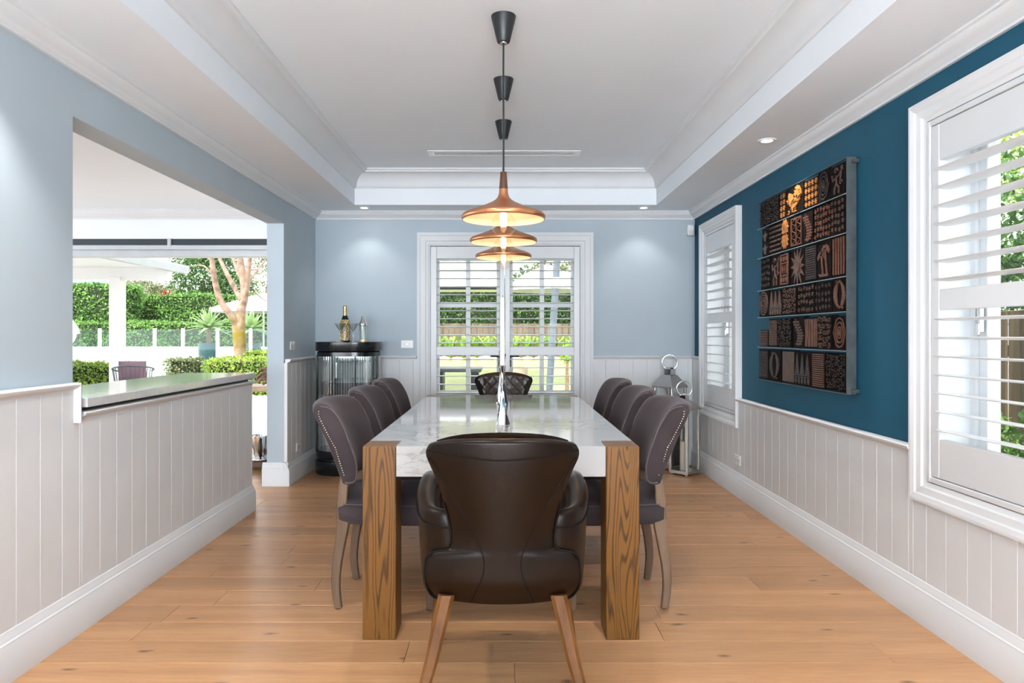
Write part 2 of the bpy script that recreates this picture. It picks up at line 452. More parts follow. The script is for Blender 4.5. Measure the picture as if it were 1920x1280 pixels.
# rear wall behind the camera, with wide glazed openings
b = MB()
for x0, x1, z0, z1 in ((-8.1, -7.0, 0, 2.9), (-2.2, -1.65, 0, 2.9), (1.65, 2.05, 0, 2.9), (-7.0, -2.2, 2.35, 2.9), (-1.65, 1.65, 2.35, 2.9)):
    b.box(x0, x1, Y0-.15, Y0, z0, z1)
struct(b.build('wall_rear', M_white), 'wall behind the viewer with wide glazed openings')

# ceiling: soffit round a raised tray, and the ceiling of the adjoining room
b = MB()
b.box(XL, TX0, Y0, YB, ZS, 2.9); b.box(TX1, XR, Y0, YB, ZS, 2.9); b.box(TX0, TX1, TY1, YB, ZS, 2.9); b.box(TX0, TX1, Y0, TY0, ZS, 2.9)
b.box(TX0, TX1, TY0, TY1, ZC, 2.9); b.box(-8.1, XL-LT, Y0, 8.1, 2.64, 2.9)
b.box(-8.2, 2.2, Y0-.2, 8.3, 2.9, 3.05)
ceiling = struct(b.build('ceiling', M_white), 'white ceiling with raised centre tray')

def trim(n, b, label, smooth=40): return struct(b.build('trim_%d' % n, M_trim, smooth=smooth), label)
corn = [(0, 0), (.078, 0), (.078, .009), (.068, .013), (.064, .022), (.052, .034), (.038, .043), (.026, .050), (.021, .058), (.015, .060), (.015, .071), (0, .071)]
b = MB()
b.prism(corn, lambda u, v, t: (XL+u, t, ZS-v), Y0, YB)
b.prism(corn, lambda u, v, t: (XR-u, t, ZS-v), Y0, YB)
b.prism(corn, lambda u, v, t: (t, YB-u, ZS-v), XL, XR)
trim(1, b, 'white moulded cornice round the soffit')
cove = [(0, 0), (.135, 0), (.135, .012), (.122, .018), (.117, .03)] + [(.117-.095*math.sin(a), .03+.10*(1-math.cos(a))) for a in [PI/2*k/8 for k in range(1, 9)]] + [(.018, .142), (.010, .150), (0, .150)]
b = MB()
b.prism(cove, lambda u, v, t: (TX0+u, t, ZC-v), TY0, TY1)
b.prism(cove, lambda u, v, t: (TX1-u, t, ZC-v), TY0, TY1)
b.prism(cove, lambda u, v, t: (t, TY1-u, ZC-v), TX0, TX1)
trim(2, b, 'white coved cornice inside the ceiling tray')
b = MB(); b.prism([(u*1.3, v*1.5) for u, v in corn], lambda u, v, t: (t, 8.0-u, 2.64-v), -8.0, XL-LT)
trim(3, b, 'white cornice of the adjoining room')

# wainscot boards (each a child of its wall), rails and baseboards
BW = 0.1275
def boards(parent, fn, t0, t1, z0, z1, phase=0.0):
    k = math.floor((t0-phase)/BW)
    while phase + k*BW < t1:
        a, c = max(t0, phase+k*BW), min(t1, phase+(k+1)*BW)
        if c-a > .004:
            fn(MB(), a, c, z0, z1).build('wainscot_board', M_trim, parent)
        k += 1
g = .0003; ch = .0024
fl = lambda m, a, c, z0, z1: m.box(XL, XL+WT, a+g, c-g, z0, z1, ch)
fr = lambda m, a, c, z0, z1: m.box(XR-WT, XR, a+g, c-g, z0, z1, ch)
fb = lambda m, a, c, z0, z1: m.box(a+g, c-g, YB-WT, YB, z0, z1, ch)
RZ, RZR = 1.008, 0.73                                # rail tops: general, and between the right windows
boards(wall_left, fl, 1.6, OPN0, .1, RZ-.03, .03); boards(wall_left, fl, OPN0, HW1, .1, .87, .03); boards(wall_left, fl, OPN1, YB-WT, .1, RZ-.03, .03)
boards(wall_back, fb, XL+WT, -.80, .1, RZ-.03, .055); boards(wall_back, fb, .83, XR-WT, .1, RZ-.03, .055)
boards(wall_right, fr, 1.4, 1.998, .1, RZR-.03, .07); boards(wall_right, fr, 1.998, 2.968, .1, WZ0, .07); boards(wall_right, fr, 2.968, 5.18, .1, RZR-.03, .07)
boards(wall_right, fr, 5.18, 6.155, .1, WZ0, .07); boards(wall_right, fr, 6.155, YB-WT, .1, RZ-.03, .07)

rail = [(0, -.040), (.012, -.040), (.018, -.034), (.020, -.026), (.034, -.022), (.043, -.014), (.045, -.006), (.040, -.001), (.032, 0), (0, 0)]
b = MB()
b.prism(rail, lambda u, v, t: (XL+u+.010, t, RZ+v), 1.0, OPN0-.035)
b.prism(rail, lambda u, v, t: (XL+u+.010, t, RZ+v), OPN1, YB)
b.prism([(u, v*.85) for u, v in rail], lambda u, v, t: (XL+u+.010, t, .888+v), OPN0, HW1+.004)
b.prism(rail, lambda u, v, t: (XL+u+.010, OPN0-.04-v, t), .848, RZ)       # upright return beside the bench top
trim(4, b, 'white dado rail along the left wall')
b = MB()
b.prism(rail, lambda u, v, t: (t, YB-u-.010, RZ+v), XL, -.805); b.prism(rail, lambda u, v, t: (t, YB-u-.010, RZ+v), .83, XR)
trim(5, b, 'white dado rail along the end wall')
b = MB()
b.prism(rail, lambda u, v, t: (XR-u-.010, t, RZR+v), 2.968, 5.18); b.prism(rail, lambda u, v, t: (XR-u-.010, t, RZ+v), 6.155, YB); b.prism(rail, lambda u, v, t: (XR-u-.010, t, RZR+v), .5, 1.998)
trim(6, b, 'white dado rail along the teal wall')
t_ = .052
base = [(0, 0), (t_, 0), (t_, .126), (t_-.004, .131), (t_-.004, .139), (t_-.010, .143), (t_-.013, .155), (t_-.018, .163), (t_-.020, .171), (t_-.027, .176), (t_-.030, .186), (0, .186)]
b = MB(); b.prism(base, lambda u, v, t: (XL+u, t, v), Y0, HW1+.004); b.prism(base, lambda u, v, t: (XL+u, t, v), OPN1-.03, YB)
b.prism([(u*.6, v) for u, v in base], lambda u, v, t: (t, OPN1-u, v), XL-LT-.03, XL+.04)
struct(b.build('baseboard_left', M_trim, smooth=40), 'tall white moulded baseboard of the left wall')
b = MB(); b.prism(base, lambda u, v, t: (t, YB-u, v), XL, -.80); b.prism(base, lambda u, v, t: (t, YB-u, v), .83, XR)
struct(b.build('baseboard_back', M_trim, smooth=40), 'tall white moulded baseboard of the end wall')
b = MB(); b.prism(base, lambda u, v, t: (XR-u, t, v), Y0, YB)
struct(b.build('baseboard_right', M_trim, smooth=40), 'tall white moulded baseboard of the teal wall')

# stone bench top on the half wall
t = thing('servery_benchtop', 'pale grey stone bench top on the half wall of the servery opening', 'bench top', (-1.93, 3.785, .905))
MB().box(-.24, .232, -.955, .96, 0, .038, .003).build('slab', M_stone, t)
MB().box(-.20, .188, -.95, .945, -.02, 0).build('shadow_gap_strip', M_slot, t)  # recessed strip coloured dark for the shadow gap under the slab

# ------------------------------------------------------------------ windows, doors and shutters
lou = MB()
prof = [(math.cos(2*PI*k/12)*.040, math.sin(2*PI*k/12)*.0052) for k in range(12)]
LOU_CACHE = {}
def louvre_mesh(ln):
    k = round(ln, 3)
    if k not in LOU_CACHE:
        LOU_CACHE[k] = MB().prism(prof, lambda u, v, t: (t, u, v), -ln/2, ln/2).mesh('louvre', M_shut, 50)
    return LOU_CACHE[k]
def shutter(label, loc, rz, w, z0, z1, st, sections, tilt=0.0, pitch=.0757):
    """panel in local x (width) / z, facing local -y; sections = louvre openings [(za, zb)]"""
    t = thing('plantation_shutter', label, 'shutter', loc, rz, 'white plantation shutters')
    d = .016
    for x0, x1 in ((-w/2, -w/2+st[0]), (w/2-st[1], w/2)):
        MB().box(x0, x1, -d, d, z0, z1, .003).build('stile', M_shut, t)
    a, c = -w/2+st[0]+.0005, w/2-st[1]-.0005
    edges = [z0] + [v for s in sections for v in s] + [z1]
    for i in range(0, len(edges), 2):
        MB().box(a, c, -d+.001, d-.001, edges[i], edges[i+1], .003).build('rail', M_shut, t)
    me = louvre_mesh(c-a-.004)
    for za, zb in sections:
        n = max(1, round((zb-za)/pitch)); p = (zb-za)/n
        for k in range(n):
            instance('louvre', me, t, ((a+c)/2, 0, za+p*(k+.5)), (tilt, 0, 0))
    return t

ARP = [(0, 0), (0, .049), (.012, .049), (.030, .044), (.036, .038), (.062, .034), (.068, .026), (.085, .022), (.085, 0)]  # across from the outer edge, height
def window(n, ya, yb, label):
    r = bpy.data.objects.new('window_%d' % n, None); COL.objects.link(r); r.location = (XR, (ya+yb)/2, 0); struct(r, label)
    h = (yb-ya)/2
    b = MB()
    for sgn in (-1, 1):
        b.loft([[(-v, sgn*(h-u), z0+(u if z0 < 1 else -u)) for u, v in ARP] for z0 in (WZ0, WZ1)])
    for z0, sg in ((WZ0, 1), (WZ1, -1)):
        b.loft([[(-v, s*(h-u), z0+sg*u) for u, v in ARP] for s in (-1, 1)])
    b.build('architrave', M_trim, r)
    b = MB(); i0, i1, za, zb = -h+AR-.001, h-AR+.001, WZ0+AR-.001, WZ1-AR+.001
    tt = .016
    b.box(-.0, .275, i0, i0+tt, za, zb); b.box(0, .275, i1-tt, i1, za, zb); b.box(0, .30, i0+tt, i1-tt, za, za+tt); b.box(0, .275, i0+tt, i1-tt, zb-tt, zb)
    b.build('jamb_lining', M_trim, r)
    # two casement sashes side by side with a mullion
    b = MB(); xs0, xs1 = .165, .205
    b.box(.15, .21, i0+tt, i0+tt+.03, za+tt, zb-tt); b.box(.15, .21, i1-tt-.03, i1-tt, za+tt, zb-tt)
    b.build('sash_stop', M_trim, r)
    s0, s1, q0, q1 = i0+tt+.03, i1-tt-.03, za+tt, zb-tt
    s = MB(); sw = .048
    s.box(xs0, xs1, s0, s0+sw, q0, q1, .003); s.box(xs0, xs1, s1-sw, s1, q0, q1, .003); s.box(xs0, xs1, s0+sw, s1-sw, q0, q0+sw, .003); s.box(xs0, xs1, s0+sw, s1-sw, q1-sw, q1, .003)
    so = s.build('sash', M_trim, r)
    MB().box(.183, .187, s0+sw-.004, s1-sw+.004, q0+sw-.004, q1-sw+.004).build('pane', M_glass, so)
    hd = MB().box(.142, .165, s1-.036, s1-.016, 1.21, 1.31, .003).box(.135, .147, s1-.034, s1-.018, 1.20, 1.25, .003)
    hd.build('sash_handle', M_nickel, so)
    return r
window(1, *WIN[0], 'far white window beside the end wall'); window(2, *WIN[1], 'near white window at the right edge')
SEC = [(.778, 1.30), (1.385, 1.905)]
for (ya, yb), lb in zip(WIN, ('white plantation shutter on the far window beside the end wall', 'white plantation shutter on the near window right of the block artwork')):
    h = (yb-ya)/2-AR-.004
    b = MB()
    sh = shutter(lb, (XR-.006, (ya+yb)/2, 0), -PI/2, 2*h-.05, WZ0+AR+.03, WZ1-AR-.03, (.052, .052), SEC, R(-4))
    for a0, a1 in ((-h, -h+.023), (h-.023, h)):
        MB().box(a0, a1, -.02, .02, WZ0+AR+.004, WZ1-AR-.004, .003).build('hanging_frame', M_shut, sh)
    for z0, z1 in ((WZ0+AR+.004, WZ0+AR+.027), (WZ1-AR-.027, WZ1-AR-.004)):
        MB().box(-h+.023, h-.023, -.02, .02, z0, z1, .003).build('hanging_frame', M_shut, sh)

# back door: architrave, french doors and two shutters
dr = bpy.data.objects.new('door_1', None); COL.objects.link(dr); dr.location = (0, YB, 0)
struct(dr, 'white glazed double doors to the garden')
AO = .105
b = MB(); ap = [(0, 0), (0, .040), (.010, .040), (.026, .036), (.032, .030), (.075, .028), (.082, .020), (AO, .018), (AO, 0)]
for s_, xe in ((1, DX0-AO+.004), (-1, DX1+AO-.004)):
    b.loft([[(xe+s_*u, -v, z-(u if z > 1 else 0)) for u, v in ap] for z in (0, DZ+AO-.004)])
b.loft([[(x+(u if x < 0 else -u), -v, DZ+AO-.004-u) for u, v in ap] for x in (DX0-AO+.004, DX1+AO-.004)])
b.build('architrave', M_trim, dr)
b = MB(); b.box(DX0, DX0+.018, 0, .16, 0, DZ); b.box(DX1-.018, DX1, 0, .16, 0, DZ); b.box(DX0+.018, DX1-.018, 0, .16, DZ-.018, DZ); b.box(DX0+.018, DX1-.018, .02, .16, 0, .02)
b.build('jamb_lining', M_trim, dr)
mid = .012
for x0, x1, hx in ((DX0+.02, mid-.002, mid-.045), (mid+.002, DX1-.02, mid+.045)):
    b = MB(); st, ya, yb = .075, .10, .14
    b.box(x0, x0+st, ya, yb, .022, DZ-.02, .003); b.box(x1-st, x1, ya, yb, .022, DZ-.02, .003)
    rows = [.022, .24, .655, 1.07, 1.485, 1.93]
    b.box(x0+st, x1-st, ya, yb, .022, .24, .003); b.box(x0+st, x1-st, ya, yb, 1.905, DZ-.02, .003)
    for z in (.655, 1.07, 1.485): b.box(x0+st, x1-st, ya, yb, z-.022, z+.022, .003)
    xm = (x0+x1)/2; b.box(xm-.021, xm+.021, ya+.001, yb-.001, .24, 1.905, .003)
    leaf = b.build('door_leaf', M_trim, dr)
    zz = [.24, .633, .677, 1.048, 1.092, 1.463, 1.507, 1.905]
    for i in range(0, 8, 2):
        for a, c in ((x0+st, xm-.021), (xm+.021, x1-st)):
            MB().box(a-.003, c+.003, .118, .122, zz[i]-.003, zz[i+1]+.003).build('pane', M_glass, leaf)
    hb = MB(); hb.box(hx-.016, hx+.016, .088, .10, .90, 1.06, .003); hb.tube([(hx, .09, 1.0), (hx, .06, 1.0), (hx+(-.09 if hx < 0 else .09), .055, 1.0)], .008, 8)
    hb.build('door_handle', M_black, leaf)
for lb, x0, x1, st in (('left-hand white plantation shutter on the garden doors', DX0+.022, mid-.002, (.054, .044)), ('right-hand white plantation shutter on the garden doors', mid+.002, DX1-.022, (.046, .054))):
    shutter(lb, ((x0+x1)/2, YB+.012, 0), 0, x1-x0, .03, DZ-.025, st, [(.24, 1.012), (1.091, 1.913)], 0)

# stacking door head at the far side of the adjoining room
d2 = bpy.data.objects.new('door_2', None); COL.objects.link(d2); d2.location = (-4.5, 8.0, 0); struct(d2, 'wide open stacking door frame of the adjoining room')
b = MB(); M_alu = pm('pale_grey_door_frame', (.52, .55, .58), .4)
b.box(-2.1, 2.05, -.02, .16, 2.185, 2.235, .004); b.box(-2.1, 2.05, .02, .2, 2.11, 2.185, .004); b.box(2.0, 2.05, 0, .2, 0, 2.185); b.box(-2.1, -2.05, 0, .2, 0, 2.185)
b.box(.63, .67, -.022, .1, 2.185, 2.312, .003)
b.build('door_frame', M_alu, d2)
for a, c in ((-2.1, .63), (.67, 2.05)): MB().box(a, c, .0, .05, 2.236, 2.31).build('screen_cassette', pm('navy_screen_cassette', (.012, .022, .034), .4), d2)

# ------------------------------------------------------------------ ceiling fittings
LAMPC = (1.0, 0.96, 0.91)
def downlight(x, y, z, label, power=22, size=100, tilt=(0, 0)):
    t = thing('downlight', label, 'downlight', (x, y, z), 0, 'recessed ceiling downlights')
    MB().lathe([(.030, -.001), (.034, -.006), (.046, -.006), (.052, -.0005), (.052, .004), (.030, .004)], 28).build('trim_ring', M_chrome if False else M_switch, t, 50)
    MB().lathe([(.0005, -.0005), (.030, -.0005), (.030, .004), (.0005, .004)], 24).build('lens', M_lens, t)
    light('downlight_lamp', 'SPOT', (0, 0, -.012), (tilt[0], tilt[1], 0), power, LAMPC, t, spot_size=R(size), spot_blend=.55, shadow_soft_size=.03)
    return t
downlight(-1.25, 6.226, ZS, 'recessed downlight in the end soffit left of the doors', 3.6)
downlight(1.26, 6.226, ZS, 'recessed downlight in the end soffit right of the doors', 3.6)
downlight(1.549, 4.076, ZS, 'recessed downlight in the soffit above the carved block artwork', 26)
for x, y in ((-1.53, 2.12), (1.549, 1.95), (-1.53, 0.2), (1.549, 0.2)):  # left near lamp shows on its wall; the others are unseen, added fill
    downlight(x, y, ZS, 'recessed downlight in the soffit outside the picture, %s side, %s' % ('left' if x < 0 else 'right', 'over the near wall' if y > 1 else 'added fill behind the viewer'), (6 if x > 0 else 24) if y > 1 else 40)
for x, y in ((-.5, 2.15), (.5, 2.15), (-.45, -.5), (.45, -.5)):  # unseen lamps added to lift the floor and ceiling brightness
    downlight(x, y, ZC if y > .2 else ZS, 'added fill downlight at ceiling centre outside the picture, %s of middle, %s' % ('left' if x < 0 else 'right', 'before the table' if y > 1 else 'behind viewer'), 24 if y > 1 else 36, 110)
for x, y in ((-2.95, 6.95), (-2.95, 2.2), (-6.3, 2.6), (-6.3, 6.0)):  # first one is visible; the other three are added to brighten the rooms
    downlight(x, y, 2.64, 'recessed downlight of the adjoining room, %s the servery, %s row' % ('near' if x > -4 else 'unseen fill far from', 'added front' if y < 4 else 'back'), 40, 140)

v = thing('air_vent', 'long slotted air conditioning vent in the raised ceiling', 'air vent', (0.005, 5.495, ZC))
b = MB(); hw, hd, iw, idp = .60, .088, .555, .048
b.box(-hw, hw, -hd, -idp, -.006, 0, .002); b.box(-hw, hw, idp, hd, -.006, 0, .002); b.box(-hw, -iw, -idp, idp, -.006, 0, .002); b.box(iw, hw, -idp, idp, -.006, 0, .002)
b.build('frame', M_switch, v)
MB().box(-iw, iw, -idp, idp, -.002, 0).build('slot_back', M_slot, v)
for k in range(3): MB().box(-iw, iw, -.032+k*.030, -.028+k*.030, -.005, -.0021, .0005).build('slat', M_switch, v)

def pendant(y, label):
    t = thing('pendant_lamp', label, 'pendant lamp', (0.0, y, 1.721), 0, 'copper pendant lamps in a row')
    hc = ZC-1.721
    MB().lathe([(.0005, hc), (.056, hc), (.056, hc-.004), (.030, hc-.112), (.027, hc-.118), (.018, hc-.120), (.0005, hc-.120)], 32).build('ceiling_canopy', M_black, t, 35)
    MB().lathe([(.017, hc-.119), (.016, hc-.125), (.006, hc-.125), (.006, hc-.119)], 20).build('canopy_cap', M_nickel, t, 35)
    MB().tube([(0, 0, .212), (0.0008, 0, .4), (-.0008, 0, .6), (0, 0, hc-.12)], .0042, 8).build('cord', M_black, t)
    MB().lathe([(.0005, .216), (.013, .216), (.0145, .213), (.0195, .142), (.0195, .138), (.0005, .138)], 24).build('neck', M_walnut, t, 40)
    outer = [(.0193, .140), (.0205, .120), (.026, .103), (.037, .090), (.056, .078), (.090, .062), (.130, .046), (.165, .033), (.182, .026), (.189, .018), (.190, .010), (.187, .003), (.183, 0)]
    inner = [(.183, 0), (.180, .004), (.176, .016), (.160, .026), (.125, .039), (.085, .055), (.050, .070), (.028, .078), (.0005, .080)]
    sh = MB().lathe(outer, 64).build('lamp_shade', M_copper, t, 60)
    MB().lathe(inner, 64).build('shade_lining', M_inner, sh, 60)
    bu = [(.013, .060), (.014, .045), (.022, .036), (.040, .018), (.052, -.004), (.056, -.022), (.053, -.042), (.042, -.061), (.025, -.073), (.008, -.078), (.0005, -.0785)]
    bb = MB().lathe(bu, 32).build('bulb', M_bulb, t, 60)
    MB().lathe([(.0005, .080), (.016, .080), (.016, .050), (.0005, .048)], 20).build('lamp_holder', M_black, t, 40)
    MB().lathe([(.0005, .040), (.004, .040), (.012, .032), (.0145, .02), (.0145, -.022), (.012, -.03), (.0005, -.032)], 16).build('filament', M_fil, bb, 50)
    light('bulb_glow', 'POINT', (0, 0, -.052), (0, 0, 0), 0.4, (1.0, 0.72, 0.45), t, shadow_soft_size=.02)
    return t
for y, lb in ((3.135, 'nearest of the three copper pendant lamps over the table'), (3.905, 'middle of the three copper pendant lamps over the table'), (4.68, 'farthest of the three copper pendant lamps over the table')):
    pendant(y, lb)

# motion sensor, outlets, switch
t = thing('motion_sensor', 'small white motion sensor in the top corner beside the teal wall', 'sensor', (1.735, 6.43, 2.17))
MB().box(-.032, .032, -.028, .028, -.05, .05, .010).build('housing', M_switch, t)
MB().box(-.020, .020, -.034, -.026, -.036, -.004, .004).build('lens_window', pm('milky_sensor_lens', (.7, .7, .7), .25), t)
def outlet(label, loc, rz, w=.115, h=.072, dark=True, n=2):
    t = thing('power_outlet', label, 'outlet', loc, rz)
    MB().box(-w/2, w/2, -.009, 0, -h/2, h/2, .003).build('face_plate', M_switch, t)
    if n == 2:
        for sx in (-1, 1):
            b = MB()
            for dx, dz, a in ((-.008, .002, 35), (.008, .002, -35), (0, -.014, 0)):
                m = Matrix.Rotation(R(a), 3, 'Y')
                pts = [m @ Vector((x, 0, z)) for x, z in ((-.0014, -.005), (.0014, -.005), (.0014, .005), (-.0014, .005))]
                b.loft([[(sx*.028+dx+p.x, yy, dz+p.z) for p in pts] for yy in (-.0095, -.008)])
            b.build('socket', M_slot, t)
            MB().box(sx*.028-.006, sx*.028+.006, -.0115, -.008, .014, .024, .001).build('rocker_switch', M_switch, t)
    else:
        MB().tube([(0, -.008, 0), (0, -.017, 0)], .006, 12).build('toggle', M_nickel, t)
    return t
outlet('white power outlet low on the right wainscot', (XR-WT, 5.18, .268), -PI/2)
outlet('white power outlet on the blue wall above the left rail', (XL, 5.74, 1.112), PI/2)
outlet('white power outlet low on the left wainscot beside the cabinet', (XL+WT, 5.82, .268), PI/2)
outlet('white wall plate with a round toggle left of the garden doors', (-.897, YB, 1.115), 0, n=1)

# ------------------------------------------------------------------ dining table
TXC, TYC, THX, THY, TH = -.010, 3.905, .545, 1.175, .762
t = thing('dining_table', 'long marble topped dining table with square oak corner legs', 'table', (TXC, TYC, 0))
lw, ld = .131, .150
poly = []
for sx, sy in ((-1, -1), (1, -1), (1, 1), (-1, 1)):
    a = (sx*(THX-lw-.001), sy*THY); m_ = (sx*(THX-lw-.001), sy*(THY-ld-.001)); c = (sx*THX, sy*(THY-ld-.001))
    poly += [c, m_, a] if sx*sy > 0 else [a, m_, c]
top = MB().prism(poly, lambda u, v, z: (u, v, z), TH-.120, TH).build('tabletop', M_marble, t)
bv = top.modifiers.new('edge', 'BEVEL'); bv.width = .0025; bv.segments = 2; bv.limit_method = 'ANGLE'
for sx in (-1, 1):
    for sy in (-1, 1):
        MB().box(-lw/2, lw/2, -ld/2, ld/2, 0, TH, .0025).build('leg', M_oak, t, loc=(sx*(THX-lw/2), sy*(THY-ld/2), 0))

# ------------------------------------------------------------------ velvet side chairs (face local +x)
def make_side_chair(label):
    t = thing('dining_chair', label, 'chair', (0, 0, 0), 0, 'velvet side chairs along the table')
    # closed side profile of the back cushion: outer (rear) edge upwards, then over the top and down the front
    prof = catmull([(-.205, .552), (-.222, .60), (-.248, .68), (-.285, .77), (-.322, .845), (-.334, .880), (-.325, .902), (-.300, .908), (-.262, .892), (-.222, .842),
                    (-.185, .775), (-.158, .70), (-.145, .635), (-.146, .585), (-.155, .556), (-.175, .546), (-.195, .547)], 3)
    hw = .243
    cx = sum(p[0] for p in prof)/len(prof); cz = sum(p[1] for p in prof)/len(prof)
    rings = []
    us = [-1, -.985, -.95, -.8, -.6, -.4, -.2, 0, .2, .4, .6, .8, .95, .985, 1]
    for u in us:
        k = {1: .010, .985: .003, .95: 0}.get(abs(u), 0)
        ring = []
        for x, z in prof:
            dx, dz = cx-x, cz-z; d = math.hypot(dx, dz)
            f = smoothstep(.62, .9, z)
            wide = .86 + .14*smoothstep(.55, .80, z)          # narrower at the foot
            fwd = .052*(u*u) - .03 + .012*f*u*u
            front = 1 if x > -.29 + (.9-z)*.3 else .75
            ring.append((x + dx/d*k + fwd*front, u*hw*wide, z + dz/d*k - .008*abs(u)**3*f))
        rings.append(ring)
    MB().loft(rings).build('backrest', M_velvet, t, 55)
    # piping along the front edge of each side and a band of nailheads along the rear edge
    n = len(prof)
    for s in (0, -1):
        rg = rings[s]; sg = -1 if s == 0 else 1
        front = [p for p, q in zip(rg, prof) if q[0] > -.30 and not (q[0] < -.18 and q[1] < .75)]
        i0 = max(range(n), key=lambda i: prof[i][1])
        seq = [rg[i] for i in range(i0, n)]
        MB().tube([(p[0], p[1]+sg*.0015, p[2]) for p in seq], .0040, 6).build('piping', M_velvet_pipe, t, 60)
        nb = MB(); seq = [rg[i] for i in range(1, i0-2)]
        pts = []; acc = 0; last = Vector(seq[0])
        line = [Vector(p) for p in seq]
        # offset the line into the side panel
        for i in range(len(line)-1):
            a, c = line[i], line[i+1]; ln = (c-a).length; q = 0
            while acc + (ln-q) >= .0108:
                q += .0108-acc; acc = 0
                pts.append(a+(c-a)*(q/ln))
            acc += ln-q
        for p in pts[1:]:
            nb.sphere((p.x+.017, p.y+sg*.001, p.z-.002), .0034, 6, 4)
        tag(nb.build('nailhead_trim', M_nail, t, 60), kind='stuff')
    # seat cushion
    rings = []
    def seat_ring(x, k):
        w = (.205 + .035*smoothstep(-.22, .10, x))*k
        zt, zb = .468 + .030*min(1, k*1.0), .375
        pts = [(x, -w+.008, zb), (x, -w, zb+.02), (x, -w, .445), (x, -w+.006, .462), (x, -w+.022, .474)]
        pts += [(x, -w*c_, .478 + .028*(1-c_*c_)) for c_ in (.7, .4, 0)]
        return pts + [(p[0], -p[1], p[2]) for p in pts[-2::-1]]
    for x, k in ((-.222, .93), (-.214, .985), (-.19, 1), (-.1, 1), (0, 1), (.1, 1), (.185, 1), (.212, .99), (.228, .96), (.234, .90)):
        r_ = seat_ring(x, k)
        if x > .2 or x < -.2:
            e = (abs(x)-.2)/.034
            r_ = [(p[0], p[1], p[2]-(.012*e*e if p[2] > .46 else (-.01*e*e))) for p in r_]
        rings.append(r_)
    seat = MB().loft(rings).build('seat', M_velvet, t, 60)
    for s in (-1, 1):
        MB().tube([(-.19, s*.2075, .462), (-.1, s*.218, .462), (0, s*.229, .462), (.1, s*.2405, .462), (.2, s*.239, .460)], .0022, 6).build('seam_welt', M_velvet_pipe, seat)
    # legs: sabre rear legs that carry the back, straight tapered front legs
    for s in (-1, 1):
        path = catmull([(-.178, .62), (-.190, .545), (-.196, .46), (-.192, .385), (-.205, .29), (-.221, .19), (-.226, .10), (-.215, .004)], 4)
        rings = []
        for x, z in path:
            w = interp([(0, .0155), (.1, .0175), (.3, .022), (.39, .027), (.45, .022), (.62, .018)], z); d = interp([(0, .013), (.39, .019), (.62, .016)], z)
            yy = s*(.184-.02*smoothstep(.35, .0, z)*0); c_ = .004
            rings.append([(x-w, yy-d+c_, z), (x-w+c_, yy-d, z), (x+w-c_, yy-d, z), (x+w, yy-d+c_, z), (x+w, yy+d-c_, z), (x+w-c_, yy+d, z), (x-w+c_, yy+d, z), (x-w, yy+d-c_, z)])
        lg = MB().loft(rings).build('leg', M_legwood, t, 40)
        MB().lathe([(.0005, 0), (.010, 0), (.011, .006), (.0005, .006)], 10, (-.215, s*.184, 0)).build('foot_pad', M_black, lg)
        rings = []
        for z, w in ((.003, .0145), (.10, .0165), (.30, .021), (.378, .023)):
            x, yy, c_ = .190, s*.200, .003
            rings.append([(x-w, yy-w+c_, z), (x-w+c_, yy-w, z), (x+w-c_, yy-w, z), (x+w, yy-w+c_, z), (x+w, yy+w-c_, z), (x+w-c_, yy+w, z), (x-w+c_, yy+w, z), (x-w, yy+w-c_, z)])
        lg = MB().loft(rings).build('leg', M_legwood, t, 40)
        MB().lathe([(.0005, 0), (.010, 0), (.011, .006), (.0005, .006)], 10, (.190, s*.200, 0)).build('foot_pad', M_black, lg)
    return t
sc0 = make_side_chair('nearest velvet chair on the left side of the table')
sc0.location = (-.510, 3.23, 0)
for k, w_ in ((1, 'middle'), (2, 'farthest')): dup(sc0, (-.510, 3.23+.70*k, 0), 0, '%s of three velvet chairs on the left side of the table' % w_)
for k, w_ in ((0, 'nearest'), (1, 'middle'), (2, 'farthest')): dup(sc0, (.492, 3.23+.70*k, 0), PI, '%s of three velvet chairs on the right side of the table' % w_)

